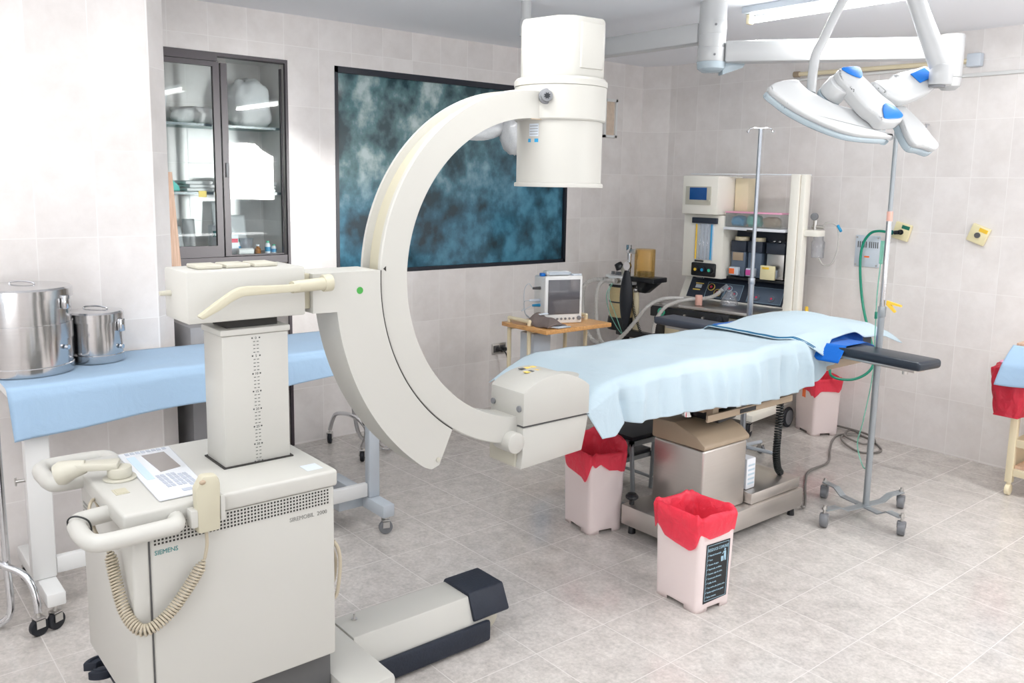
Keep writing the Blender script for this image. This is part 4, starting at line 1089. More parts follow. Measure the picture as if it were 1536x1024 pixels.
# steel drums
def drum(x, y, r, h, lab, bands):
    q = thing('sterilizing_drum', lab, 'drum', (x, y, .873), group=None)
    z = .8755
    b = obj('drum_body', MB().lathe([(0, 0), (r, 0), (r+.003, .004), (r+.003, .03), (r, .033), (r, h-.04), (0, h-.04)], (x, y, z), 64), M['drum'], q)
    l = obj('drum_lid', MB().lathe([(r+.001, h-.0395), (r+.007, h-.0395), (r+.007, h-.008), (r+.001, h-.001), (r*.6, h+.004), (0, h+.006)], (x, y, z), 64), M['drum'], q)
    for a, c in bands: obj('band', MB().lathe([(r+.0005, a), (r+.0035, a), (r+.0035, c), (r+.0005, c)], (x, y, z), 64), M['drum'], b)
    hp = smooth([(x-.03, y-.035, z+h+.004), (x-.028, y-.03, z+h+.012), (x+.0, y+.0, z+h+.016), (x+.028, y+.03, z+h+.012), (x+.03, y+.035, z+h+.004)], 6)
    obj('lid_handle', MB().tube(hp, .0035, 8), M['chrome'], l)
    a = .75
    obj('clasp', MB().box((x+(r+.011)*cos(a), y+(r+.011)*sin(a), z+h-.055), (.02, .026, .05), a, .004), M['chrome'], q)
    obj('side_stud', MB().cyl((x+(r+.0045)*cos(a), y+(r+.0045)*sin(a), z+h*.30), (x+(r+.016)*cos(a), y+(r+.016)*sin(a), z+h*.30), .009, n=12), M['chrome'], q)
drum(-3.555, .61, .158, .318, 'large steel sterilizing drum at the left end of the blue clothed table', [(.125, .185)])
drum(-3.605, .868, .094, .20, 'smaller steel sterilizing drum beside the large one on the blue clothed table', [])
solo('grey_box', MB().bx(-4.14, -3.80, 1.30, 1.42, .0, .934, .004), M['midgrey'], 'grey cabinet standing behind the lifting column under the leaning board', 'cabinet')

# bent chrome tube stands
q = thing('chrome_tube_stand', 'chrome tube stand on casters at the left edge of the picture beside the side table', 'stand', (-3.35, .42, 0))
rr_ = .0125
TB = lambda pts: MB().tube(smooth(pts, 8), rr_, 12)
obj('upright_tube', TB([(-3.255, .452, .86), (-3.262, .454, .72), (-3.30, .462, .34), (-3.312, .466, .19), (-3.306, .468, .115), (-3.302, .464, .065), (-3.309, .445, .035), (-3.34, .40, .0135), (-3.44, .27, .0135), (-3.50, .20, .0135)]), M['chrome'], q)
obj('foot_tube', TB([(-3.50, .22, .255), (-3.42, .32, .262), (-3.345, .41, .255), (-3.295, .46, .240), (-3.255, .503, .215), (-3.225, .525, .175), (-3.205, .532, .125), (-3.200, .533, .085)]), M['chrome'], q)
caster('caster', -3.20, .533, q, .032, .3, top=.10)
obj('foot_tube', TB([(-3.42, .32, .240), (-3.52, .36, .235), (-3.60, .40, .17), (-3.62, .41, .085)]), M['chrome'], q)
caster('caster', -3.62, .41, q, .032, .3, top=.10)
q = thing('chrome_tube_stand', 'chrome tube stand on casters standing by the window wall behind the C-shaped arm', 'stand', (-4.40, 2.5, 0))
obj('foot_tube', TB([(-4.61, 2.40, .085), (-4.575, 2.40, .15), (-4.53, 2.40, .20), (-4.45, 2.405, .222), (-4.36, 2.405, .232), (-4.25, 2.40, .228), (-4.17, 2.395, .205), (-4.155, 2.39, .16), (-4.19, 2.386, .085)]), M['chrome'], q)
for x, y in ((-4.61, 2.40), (-4.19, 2.386)): caster('caster', x, y, q, .032, .9, top=.10)
obj('runner_tube', TB([(-4.455, 2.47, .60), (-4.455, 2.475, .29), (-4.46, 2.495, .16), (-4.465, 2.52, .075), (-4.47, 2.56, .03), (-4.465, 2.64, .0135), (-4.43, 2.80, .0135), (-4.42, 2.95, .0135)]), M['chrome'], q)
obj('runner_tube', TB([(-4.255, 2.45, .60), (-4.255, 2.465, .29), (-4.255, 2.495, .16), (-4.26, 2.52, .075), (-4.265, 2.56, .03), (-4.262, 2.64, .0135), (-4.23, 2.78, .0135), (-4.22, 2.95, .0135)]), M['chrome'], q)
obj('tie_tube', TB([(-4.4425, 2.475, .40), (-4.35, 2.47, .40), (-4.2675, 2.465, .40)]), M['chrome'], q)

# ============================================================ IV stands
def hook_top(x, y, z, par, s=.05):
    b = MB()
    for k in range(2):
        a = .7+k*pi
        dx, dy = cos(a), sin(a)
        b.tube(smooth([(x, y, z), (x+dx*s*.6, y+dy*s*.6, z+.004), (x+dx*s, y+dy*s, z-.004), (x+dx*s*1.1, y+dy*s*1.1, z-.022), (x+dx*s*1.25, y+dy*s*1.25, z-.012)], 5), .003, 8)
    return obj('hook', b, M['chrome'], par)
q = thing('infusion_stand', 'infusion stand with wide caster cross and tall pole right of the operating table', 'infusion stand', (-1.985, 3.946, 0))
X, Y = -1.985, 3.946
obj('pole', MB().cyl((X, Y, .05), (X, Y, 1.03), .0155, n=20), M['ivgrey'], q)
up_ = obj('upper_tube', MB().cyl((X, Y, 1.03), (X, Y, 1.476), .0125, n=18), M['chrome'], q)
obj('upper_tube', MB().cyl((X, Y, 1.476), (X, Y, 1.885), .0105, n=18), M['ivgrey'], q)
obj('clamp_collar', MB().cyl((X, Y, 1.0), (X, Y, 1.05), .0185, n=18, bev=.002), M['ivgrey'], q)
obj('tape_wrap', MB().cyl((X, Y, 1.455), (X, Y, 1.50), .0135, n=18), M['skin'], q)
hook_top(X, Y, 1.886, q)
CA = [(-2.25, 4.02), (-2.04, 3.66), (-1.935, 4.205), (-1.765, 3.865)]
C0 = (-1.985, 3.905)
for i, (a, b_) in enumerate(((0, 3), (1, 2))):
    pa, pb = CA[a], CA[b_]
    m = MB(); d = V((pb[0]-pa[0], pb[1]-pa[1], 0)); L_ = d.length; n_ = V((-d.y, d.x, 0)).normalized()*.019
    zz = [(.0, .082), (.16, .082), (.26, .052 if i == 0 else .058), (.74, .052 if i == 0 else .058), (.84, .082), (1, .082)]
    top = []; 
    ring_ = []
    for s, z in zz:
        p = V((pa[0], pa[1], 0))+d*s
        ring_.append([m.bm.verts.new(p+n_*e+V((0, 0, z+h))) for e, h in ((-1, 0), (1, 0), (1, .006), (-1, .006))])
    for A, B in zip(ring_, ring_[1:]):
        for k in range(4): m.bm.faces.new((A[k], A[(k+1) % 4], B[(k+1) % 4], B[k]))
    m.bm.faces.new(ring_[0]); m.bm.faces.new(list(reversed(ring_[-1])))
    obj('base_bar', m, M['ivgrey'], q, ang=25)
for k, (x, y) in enumerate(CA):
    o = obj('caster', MB().cyl((x-.016, y-.006, .033), (x+.016, y+.006, .033), .033, n=24, bev=.005).box((x, y, .05), (.04, .03, .036), .3, .006), M['grey'], q)
    obj('caster_bolt', MB().cyl((x, y, .068), (x, y, .108), .007, n=12).cyl((x, y, .0885), (x, y, .098), .012, n=6), M['steel'], o)
solo('yellow_clip', MB().prism([(-.0, -.006), (.075, .012), (.075, .020), (.02, .012), (.05, .045), (.042, .05), (-.002, .014)], -.006, .006, lambda u, v, w_: (X+.022+.8*u, Y+.0+w_+.3*u, 1.075-v)), M['yellowp'], 'small yellow plastic clip pinned on the pole of the right infusion stand', 'clip')
q = thing('infusion_line', 'thin mint green tubing hanging down the right infusion stand', 'tubing', (X-.03, Y+.03, 0))
obj('line', MB().tube(smooth([(X-.034, Y+.02, 1.36), (X-.036, Y+.02, 1.25), (X-.04, Y+.02, 1.10), (X-.04, Y+.03, .92), (X-.045, Y+.05, .70), (X-.09, Y+.08, .45), (X-.12, Y+.10, .32), (X-.07, Y+.08, .22), (X-.03, Y+.05, .25), (X-.015, Y+.04, .36)], 8), .0032, 8), M['greentube'], q)
obj('drip_chamber', MB().cyl((X-.035, Y+.02, 1.25), (X-.034, Y+.02, 1.36), .009, n=14), M['greentube'], q)
obj('roller_clamp', MB().box((X-.04, Y+.026, 1.0), (.012, .012, .035), 0, .003), M['greenhose'], q)

q = thing('infusion_stand', 'plain silver infusion stand with a two armed hook behind the operating table', 'infusion stand', (-2.89, 4.19, 0))
X2, Y2 = -2.89, 4.19
obj('pole', MB().cyl((X2, Y2, .08), (X2, Y2, 1.075), .0165, n=20), M['alu'], q)
obj('upper_tube', MB().cyl((X2, Y2, 1.075), (X2, Y2, 1.925), .011, n=18), M['alu'], q)
obj('clamp_collar', MB().cyl((X2, Y2, 1.05), (X2, Y2, 1.085), .0195, n=18, bev=.002), M['alu'], q)
hook_top(X2, Y2, 1.926, q, .06)
obj('hub', MB().cyl((X2, Y2, .06), (X2, Y2, .12), .03, n=18, bev=.004), M['lgrey'], q)
for k in range(5):
    a = .36+k*2*pi/5
    ex, ey = X2+.21*cos(a), Y2+.21*sin(a)
    obj('base_leg', MB().tube([(X2+.03*cos(a), Y2+.03*sin(a), .085), (ex, ey, .072)], .011, 10), M['lgrey'], q)
    caster('caster', ex, ey, q, .026, a, 'grey', .071)
# ===================================================== anaesthesia machine
AM = radians(6.5)
t = thing('anaesthesia_machine', 'ivory anaesthesia machine with dark sloped gauge panel and three vaporizers against the far wall', 'anaesthesia machine', (0, 0, 0), AM, world=False)
IV = M['ivory2']
def B(x0, x1, y0, y1, z0, z1, bev=.004): return MB().bx(x0, x1, y0, y1, z0, z1, bev)
obj('drawer_cabinet', B(-3.36, -2.62, 5.02, 5.46, .15, .745), IV, t)
for k, (a, b) in enumerate(((.56, .715), (.38, .545), (.18, .365))):
    d = obj('drawer', B(-3.33, -2.65, 5.008, 5.0195, a, b), M['ivory'], t)
    obj('handle', B(-3.10, -2.88, 4.995, 5.0075, (a+b)/2-.01, (a+b)/2+.01), M['steel'], d)
for x in (-3.33, -2.60):
    for y in (4.95, 5.40):
        caster('caster', x, y, t, .05, 0.2, 'black', .12)
obj('base_frame', B(-3.39, -2.57, 4.93, 5.48, .105, .149), IV, t)
bw = MB().cyl((-2.545, 5.36, .0705), (-2.525, 5.36, .0705), .07, n=32, bev=.008)
bw = obj('side_wheel', bw, M['black'], t)
obj('hub_cap', MB().cyl((-2.5245, 5.36, .0705), (-2.5215, 5.36, .0705), .05, n=28), M['grey'], bw)
obj('work_tray', B(-3.40, -2.60, 4.94, 5.335, .782, .803, .003), M['steel'], t)
fp = obj('tray_front', B(-3.385, -2.78, 4.925, 4.938, .705, .778), M['blackp'], t)
obj('tray_bracket', B(-2.78, -2.655, 4.928, 4.938, .715, .728).bx(-2.78, -2.655, 4.928, 4.938, .765, .778).bx(-2.668, -2.655, 4.928, 4.938, .7285, .7645), M['blackp'], t)
obj('green_ring', MB().lathe([(.018, 0), (.028, 0), (.028, .008), (.018, .008)], (0, 0, 0), 24, Matrix.Translation((-3.29, 4.9245, .742)) @ Matrix.Rotation(pi/2, 4, 'X')), M['mintp'], fp)
obj('white_port', MB().cyl((-3.29, 4.9245, .742), (-3.29, 4.912, .742), .011, n=18), M['labelw'], fp)
obj('black_knob', MB().cyl((-2.84, 4.9245, .742), (-2.84, 4.895, .742), .028, n=12, bev=.003), M['black'], fp)
for x in (-3.10, -2.96): obj('latch', MB().cyl((x, 4.9245, .74), (x, 4.908, .74), .008, n=12), M['steel'], fp)
obj('tray_cheek', B(-2.655, -2.575, 4.95, 5.50, .70, .795), IV, t)
# sloped console
pc = [(5.335, .80), (5.43, .965), (5.55, .965), (5.55, .80)]
obj('console', MB().prism(pc, -3.42, -2.575, lambda u, v, q: (q, u, v), .003), IV, t)
N0 = V((5.335, .80, 0)); slope = V((.095, .165)).normalized()
def slab(x0, x1, s0, s1, h0, h1):
    """a plate on the slope: s along the slope, h off it"""
    nx, nz = -slope.y, slope.x
    def f(u, v, q): return (u, 5.335+slope.x*v+nx*q, .80+slope.y*v+nz*q)
    return MB().prism([(x0, s0), (x1, s0), (x1, s1), (x0, s1)], h0, h1, f)
pp = obj('gauge_panel', slab(-3.36, -2.62, .012, .187, .0005, .006), M['panel'], t)
for a, b in ((-3.215, -3.075), (-3.068, -2.935)): obj('sub_panel', slab(a, b, .022, .138, .0062, .0075), M['panelg'] if a > -3.1 else M['panel'], pp)
obj('sub_panel', slab(-2.885, -2.632, .022, .138, .0062, .0075), M['panelg'], pp)
e_ = MB()
for a, b in ((-3.215, -3.075), (-3.068, -2.935), (-2.885, -2.632)):
    for u0, u1, s0, s1 in ((a, b, .022, .0235), (a, b, .1365, .138), (a, a+.002, .0235, .1365), (b-.002, b, .0235, .1365)):
        k = slab(u0, u1, s0, s1, .0077, .0083); me_ = bpy.data.meshes.new('k'); k.bm.to_mesh(me_); e_.bm.from_mesh(me_)
obj('panel_outlines', e_, M['stickw'], pp)
def gauge(x, s, r, face, rim, needle):
    nx, nz = -slope.y, slope.x
    c = V((x, 5.335+slope.x*s+nx*.0085, .80+slope.y*s+nz*.0085)); nn = V((0, nx, nz))
    g_ = obj('gauge', MB().cyl(c, c+nn*.006, r, n=28), M[rim], pp)
    obj('gauge_face', MB().cyl(c+nn*.0062, c+nn*.0072, r*.86, n=28), M[face], g_)
    obj('gauge_mark', MB().cyl(c+nn*.0074, c+nn*.0082, r*.42, n=5), M[needle], g_)
gauge(-3.178, .098, .027, 'blackp', 'yellow', 'red'); gauge(-3.118, .060, .027, 'blackp', 'yellow', 'red')
gauge(-3.035, .100, .022, 'panelg', 'plate', 'red'); gauge(-2.985, .062, .022, 'panelg', 'plate', 'red')
gauge(-2.815, .058, .022, 'panelg', 'grey', 'red'); gauge(-2.705, .058, .022, 'panelg', 'grey', 'red')
obj('counter_window', slab(-3.31, -3.26, .085, .112, .0062, .0072), M['plate'], pp)
obj('counter_label', slab(-3.315, -3.25, .117, .124, .0062, .0072), M['yellow'], pp)
obj('counter_label', slab(-3.325, -3.265, .066, .075, .0062, .0072), M['yellow'], pp)
l = MB()
nx, nz = -slope.y, slope.x
s_ = .160; add_text(l, 'Modulus SE', .017, (-3.335, 5.335+slope.x*s_+nx*.0063, .80+slope.y*s_+nz*.0063), (1, 0, 0), (0, slope.x, slope.y), sx=.9)
obj('panel_lettering', l, M['plate'], pp)
# flow meter column, monitor head
fc = obj('flow_column', B(-3.365, -3.045, 5.27, 5.52, .966, 1.405), IV, t)
obj('flow_window', B(-3.265, -3.12, 5.266, 5.2695, 1.09, 1.345, .001), M['plate'], fc)
for k, m in enumerate(('yellowp', 'plate', 'labelw', 'steel', 'sky')):
    x = -3.253+k*.030
    obj('flow_tube', MB().cyl((x, 5.258, 1.095), (x, 5.258, 1.34), .006, n=10), M[m if m in ('yellowp', 'sky') else 'clear'], fc)
obj('top_bar', B(-3.29, -3.09, 5.25, 5.2695, 1.345, 1.385), M['panel'], fc)
kp = obj('knob_panel', B(-3.28, -3.085, 5.25, 5.2695, .975, 1.07, .01), M['blackp'], fc)
obj('name_plate', B(-3.26, -3.19, 5.262, 5.2695, 1.075, 1.086, .001), M['gap'], fc)
for x, m in ((-3.235, 'yellowp'), (-3.18, 'sky'), (-3.125, 'mintp')):
    obj('flow_knob', MB().cyl((x, 5.2495, 1.022), (x, 5.235, 1.022), .020, n=18, bev=.002), M['black'], kp)
    obj('knob_cap', MB().cyl((x, 5.2345, 1.022), (x, 5.2325, 1.022), .011, n=18), M[m], kp)
mh = obj('monitor_head', B(-3.345, -3.065, 5.20, 5.53, 1.408, 1.672, .008), IV, t)
obj('bezel', B(-3.315, -3.115, 5.192, 5.1995, 1.475, 1.60, .002), M['cream2'], mh)
obj('screen', B(-3.28, -3.145, 5.1885, 5.1915, 1.508, 1.592, .001), M['bluelcd'], mh)
obj('screen_knob', MB().cyl((-3.128, 5.1915, 1.505), (-3.128, 5.182, 1.505), .008, n=14), M['cream2'], mh)
obj('head_back', B(-3.06, -2.96, 5.42, 5.54, 1.42, 1.66), M['ivory'], t)
obj('top_rail', B(-3.36, -2.50, 5.32, 5.40, 1.682, 1.690, .001), M['labelw'], t)
# vaporizer bay
obj('bay_back', B(-3.04, -2.59, 5.445, 5.46, .97, 1.31), M['panel'], t)
obj('bay_floor', B(-3.04, -2.59, 5.33, 5.444, .967, .985), M['blackp'], t)
obj('bay_side', B(-2.60, -2.592, 5.34, 5.444, .986, 1.30), M['panel'], t)
sh = obj('shelf', B(-3.04, -2.592, 5.25, 5.46, 1.3105, 1.330), M['labelw'], t)
obj('shelf_label', B(-2.86, -2.79, 5.247, 5.2495, 1.302, 1.318, .001), M['gap'], sh)
def vap(x, w, lab, top, body):
    v_ = obj('vaporizer', B(x-w/2, x+w/2, 5.345, 5.44, .99, 1.16), M['steel'] if body == 'steel' else M['panelg'], t)
    obj('vaporizer_head', B(x-w/2-.004, x+w/2+.004, 5.338, 5.442, 1.161, 1.235), M['panel'], v_)
    if top: obj('control_dial', MB().cyl((x, 5.39, 1.2355), (x, 5.39, 1.262), w*.46, n=28, bev=.003), M[top], v_)
    obj('filler_block', B(x-w*.42, x+w*.2, 5.305, 5.3445, 1.0, 1.055), M['plate'], v_)
    obj('agent_label', B(x-w*.40, x-w*.02, 5.302, 5.3045, 1.008, 1.045, .001), M[lab], v_)
    return v_
v1 = vap(-2.965, .105, 'orange', 'ivory', 'panelg')
obj('dose_strip', B(-3.005, -2.925, 5.339, 5.3445, 1.10, 1.155, .001), M['tan'], v1)
vap(-2.84, .10, 'magenta', 'ivory', 'panelg')
v3 = vap(-2.69, .125, 'yellow', None, 'steel')
obj('big_filler', B(-2.765, -2.66, 5.285, 5.304, .99, 1.085), M['ivplate'], v3)
obj('yellow_strip', B(-2.75, -2.70, 5.2825, 5.2845, 1.06, 1.075, .001), M['yellowp'], v3)
for x in (-2.71, -2.67): obj('dome_nut', MB().ell((x, 5.36, 1.243), (.012, .012, .010)), M['chrome'], v3)
obj('side_module', B(-2.655, -2.605, 5.39, 5.44, 1.245, 1.295), M['blackp'], t)
# right hand post with shelf and suction
po = obj('post', B(-2.575, -2.515, 5.26, 5.36, .30, 1.688), IV, t)
obj('post_edge', B(-2.512, -2.478, 5.27, 5.345, .30, 1.688), IV, t)
obj('post_joint', B(-2.5152, -2.5118, 5.275, 5.34, .30, 1.68, 0), M['tan'], t)
obj('side_shelf', B(-2.4775, -2.385, 5.29, 5.40, 1.295, 1.335), IV, t)
sr = obj('suction_regulator', MB().cyl((-2.45, 5.38, 1.42), (-2.45, 5.36, 1.42), .024, n=24, bev=.002), M['grey'], t)
obj('regulator_valve', MB().cyl((-2.45, 5.39, 1.3355), (-2.45, 5.39, 1.40), .014, n=14).cyl((-2.47, 5.39, 1.355), (-2.39, 5.39, 1.355), .013, n=14), M['steel'], sr)
obj('suction_jar', MB().lathe([(0, 0), (.04, 0), (.042, .10), (.032, .115), (.032, .14), (0, .14)], (-2.435, 5.42, 1.154), 24), M['clear'], t)
obj('suction_tube', MB().tube(smooth([(-2.40, 5.39, 1.365), (-2.36, 5.38, 1.385), (-2.30, 5.38, 1.36), (-2.285, 5.38, 1.24), (-2.32, 5.39, 1.13), (-2.38, 5.40, 1.11), (-2.42, 5.41, 1.15)], 8), .006, 8), M['hose'], t)
obj('tube_tip', MB().cyl((-2.295, 5.375, 1.37), (-2.265, 5.36, 1.335), .009, n=12), M['sky'], t)
obj('yellow_hose', MB().tube(smooth([(-2.475, 5.40, .82), (-2.455, 5.36, .79), (-2.45, 5.33, .72), (-2.47, 5.34, .60)], 8), .012, 10), M['yellowp'], t)
# breathing arm with absorber
ar = obj('swing_arm', MB().box((-3.52, 4.98, .545), (.40, .055, .05), radians(-9), .006).bx(-3.36, -3.31, 4.94, 5.0, .50, .70), M['blackp'], t)
ab = obj('absorber_base', MB().lathe([(0, 0), (.102, 0), (.105, .03), (.098, .09), (0, .09)], (-3.705, 5.03, .56), 32), M['blackp'], t)
obj('absorber_stem', MB().cyl((-3.67, 5.03, .45), (-3.67, 5.03, .5595), .035, n=18), M['blackp'], t)
for z in (.652, .765): 
    c_ = obj('absorbent_canister', MB().lathe([(0, 0), (.092, 0), (.092, .105), (0, .105)], (-3.705, 5.03, z), 32), M['soda'], t)
obj('canister_ring', MB().lathe([(.080, .757), (.096, .757), (.096, .766), (.080, .766)], (-3.705, 5.03, 0), 32), M['panel'], t)
obj('canister_ring', MB().lathe([(0, .871), (.100, .871), (.102, .893), (0, .893)], (-3.705, 5.03, 0), 32), M['blackp'], t)
ah = obj('absorber_head', MB().lathe([(0, .894), (.126, .894), (.13, .90), (.13, .945), (.123, .952), (0, .952)], (-3.705, 5.03, 0), 32), M['white'], t)
for x, y in ((-3.755, 4.895), (-3.655, 4.90)):
    obj('hose_port', MB().cyl((x, y+.008, .925), (x, y-.03, .925), .020, n=18), M['steel'], ah)
for x in (-3.79, -3.755, -3.73): obj('head_screw', MB().cyl((x, 5.02, .9525), (x, 5.02, .975), .013, n=12), M['grey'], ah)
obj('valve_dome', MB().ell((-3.66, 5.0, .995), (.036, .036, .045)), M['cream2'], ah)
obj('valve_knob', MB().cyl((-3.70, 4.99, 1.0), (-3.725, 4.985, 1.04), .035, .028, 10, .004), M['blackp'], ah)
obj('pressure_gauge', MB().cyl((-3.62, 4.97, 1.03), (-3.62, 4.95, 1.03), .03, n=24).cyl((-3.62, 4.98, .955), (-3.62, 4.98, 1.14), .014, n=14).box((-3.625, 4.98, 1.15), (.03, .03, .06), 0, .004), M['chrome'], ah)
obj('elbow', MB().box((-3.585, 4.98, 1.135), (.045, .03, .035), 0, .006), M['steel'], ah)
# ventilator bellows on its own plate
obj('bellows_plate', MB().box((-3.505, 5.05, .938), (.22, .17, .035), 0, .006).prism([(-.09, .0), (.10, .0), (.0, -.08), (-.06, -.08)], -.03, .03, lambda u, v, q: (-3.50+u, 5.05+q, .92+v), .004), M['blackp'], t)
bc = obj('bellows_canister', MB().lathe([(.0, 1.152), (.07, 1.152), (.074, 1.148), (.074, .9565), (.0705, .9565), (.0705, 1.146), (0, 1.148)], (-3.535, 5.05, 0), 36), M['amber'], t)
pr_ = [(0, .958)]
for k in range(4): pr_ += [(.06, .960+.009*k), (.05, .9645+.009*k)]
obj('bellows', MB().lathe(pr_+[(0, .996)], (-3.535, 5.05, 0), 28), M['dkgrey'], bc)
obj('bellows_joint', MB().ell((-3.585, 5.02, .855), (.02, .02, .022)), M['steel'], t)
obj('support_post', MB().cyl((-3.575, 5.04, .30), (-3.585, 5.03, .84), .026, .022, 18), M['ivory'], t)
obj('coil_lead', coil([(-3.60, 5.0, .80), (-3.55, 4.97, .70), (-3.49, 4.95, .60), (-3.45, 4.95, .52)], .008, 26, .003, 9, 6, .03), M['black2'], t)
# hanging breathing bag
def bagp(u, v):
    a = 2*pi*u; z = 1.005-.42*v
    r = .052*sin(pi*min(1, v*.93+.07))**.8*(1+.08*sin(3*a)) + .006
    return V((-3.565+r*cos(a)*.9, 4.88+.55*r*sin(a), z))
obj('breathing_bag', MB().grid(bagp, 28, 26, cu=True), M['black'], t, ang=60)
# corrugated hoses
def corr(pts, r, m='hose'):
    P = smooth(pts, 12); return MB().tube(P, [r*(1+.09*(1 if i % 2 else -1)) for i in range(len(P))], 12)
obj('breathing_hose', corr([(-3.755, 4.86, .925), (-3.84, 4.84, .915), (-3.90, 4.82, .86), (-3.905, 4.82, .72), (-3.87, 4.81, .58), (-3.80, 4.80, .50), (-3.72, 4.80, .47)], .016), M['hose'], t)
obj('breathing_hose', corr([(-3.655, 4.865, .925), (-3.735, 4.85, .92), (-3.775, 4.83, .87), (-3.78, 4.82, .74), (-3.765, 4.82, .60), (-3.72, 4.81, .50), (-3.64, 4.80, .47), (-3.55, 4.82, .54), (-3.45, 4.84, .66), (-3.38, 4.87, .765), (-3.31, 4.95, .825), (-3.2, 5.05, .835)], .014), M['hose'], t)
obj('breathing_hose', corr([(-3.31, 4.86, .60), (-3.29, 4.86, .69), (-3.23, 4.89, .79), (-3.13, 4.97, .838), (-3.05, 5.03, .848), (-2.98, 5.07, .87), (-2.93, 5.10, .92)], .013), M['hose'], t)
obj('hose_collar', MB().cyl((-3.055, 5.01, .805), (-3.055, 5.01, .875), .024, n=18, bev=.003), M['skin'], t)
obj('y_piece', MB().cyl((-2.935, 5.09, .91), (-2.905, 5.12, .945), .019, .016, 16, .002), M['clear'], t)
obj('face_mask', MB().lathe([(.014, .10), (.02, .085), (.045, .05), (.056, .02), (.058, .0), (.048, -.004), (.042, .01)], (-2.865, 5.08, .825), 28), M['clear'], t)
for k in range(2):
    obj('sampling_line', MB().tube(smooth([(-3.70+.01*k, 4.89, .905), (-3.72+.02*k, 4.86, .82), (-3.69+.05*k, 4.86, .70), (-3.62+.03*k, 4.86, .60), (-3.58, 4.88, .545)], 8), .003, 6), M['greentube'], t)

# clear box with pink lid on the shelf: own object, same orientation
q = thing('storage_box', 'clear plastic box with a pink lid on the shelf of the anaesthesia machine', 'box', (0, 0, 0), AM, world=False)
bx_ = MB(); x0, x1, y0, y1, z0, z1 = -3.035, -2.63, 5.27, 5.40, 1.332, 1.425
for a in ((x0, x1, y0, y0+.003, z0, z1), (x0, x1, y1-.003, y1, z0, z1), (x0, x0+.003, y0, y1, z0, z1), (x1-.003, x1, y0, y1, z0, z1), (x0, x1, y0, y1, z0, z0+.003)): bx_.bx(*a)
obj('box_body', bx_, M['frost'], q)
obj('lid', MB().bx(x0-.004, x1+.004, y0-.004, y1+.004, z1+.0005, z1+.010, .002), M['pink'], q)
for k, (x, w, m) in enumerate(((-2.965, .052, 'sky'), (-2.85, .050, 'teal'), (-2.72, .06, 'tan'))):
    pk = lump((x, 5.335, 1.337), (w, .045, .036 if k != 1 else .042), 30+k)
    solo('small_packet', pk, M[m], ('blue packet at the left end of the pink lidded box', 'teal packet in the middle of the pink lidded box', 'tan packet at the right end of the pink lidded box')[k], 'packet', ang=70)
for o in COL.objects:
    if o.name.startswith('small_packet'):
        o.matrix_world = Matrix.Rotation(AM, 4, 'Z') @ Matrix.Translation(o.location)

# ============================================ monitor on the wooden trolley
t = thing('equipment_cart', 'cart with an ivory tube frame and varnished wooden top carrying the monitor', 'cart', (-3.80, 3.55, 0))
obj('cart_top', MB().bx(-4.02, -3.61, 3.262, 3.80, .735, .760, .003), M['wood'], t)
def tube_rect(y): 
    P = [(-3.985, y, .03), (-3.985, y, .785), (-3.80, y, .785), (-3.80, y, .03)]
    b = MB()
    for a, c in zip(P, P[1:]): b.tube([a, c], .0125, 10)
    for p_ in P[1:3]: b.ell(p_, (.0135, .0135, .0135))
    return b
for y in (3.295, 3.765): obj('frame_hoop', tube_rect(y), M['ivory'], t)
for x in (-3.985, -3.80): obj('top_rail', MB().bx(x-.01, x+.01, 3.309, 3.752, .715, .7345), M['ivory'], t)
obj('lower_shelf', MB().bx(-4.0, -3.70, 3.31, 3.75, .28, .30, .003), M['wood'], t)
for x in (-3.985, -3.80):
    for y in (3.295, 3.765): obj('caster', MB().cyl((x, y-.01, .022), (x, y+.01, .022), .022, n=18), M['black'], t)
solo('equipment_case', MB().bx(-3.96, -3.83, 3.36, 3.50, .302, .70, .008), [M['plate']], 'pale grey equipment case standing upright on the lower shelf of the wooden cart', 'case')
solo('blue_packet', MB().box((-3.745, 3.375, .445), (.05, .10, .285), .0, .006), M['sky'], 'bright blue pack between the front legs of the wooden cart', 'packet')
solo('blue_loop_cable', MB().tube(smooth([(-3.76, 3.57, .308), (-3.76, 3.565, .48), (-3.76, 3.60, .545), (-3.76, 3.66, .53), (-3.77, 3.68, .45), (-3.77, 3.66, .308)], 8), .004, 8), M['sky'], 'thin blue cable looped above the lower shelf of the wooden cart', 'cable')

t = thing('patient_monitor', 'white patient monitor with a grey screen on the wooden cart', 'monitor', (-3.815, 3.545, .7605), radians(72), world=False)
obj('monitor_body', MB().bx(-.118, .118, -.05, .12, .001, .280, .012, 3), M['white'], t)
fr_ = obj('front_bezel', MB().bx(-.125, .125, -.068, -.0505, .0, .290, .010, 3), M['white'], t)
obj('screen', MB().bx(-.104, .106, -.0715, -.0685, .058, .268, .001), M['screen'], fr_)
for k in range(7):
    obj('button', MB().cyl((-.095+.027*k, -.0685, .030), (-.095+.027*k, -.0725, .030), .007 if k else .005, n=14), M['grey'], fr_)
obj('rotary_knob', MB().cyl((.103, -.0685, .032), (.103, -.078, .032), .013, n=20, bev=.002), M['grey'], fr_)
obj('carry_handle', MB().bx(-.08, .075, .01, .08, .2805, .312, .012, 3), M['white'], t)
obj('blue_catch', MB().bx(-.115, -.085, .02, .05, .2805, .30, .005), M['blue'], t)
obj('alarm_light', MB().bx(.06, .122, -.06, -.03, .2905, .300, .004), M['plate'], t)
for z, m, ln in ((.21, 'dkgrey', .05), (.135, 'plate', .07), (.105, 'sky', .05)):
    obj('connector', MB().cyl((-.1185, .02, z), (-.1185-ln, .02, z), .010, .007, 14, .001), M[m], t)
cb_ = MB()
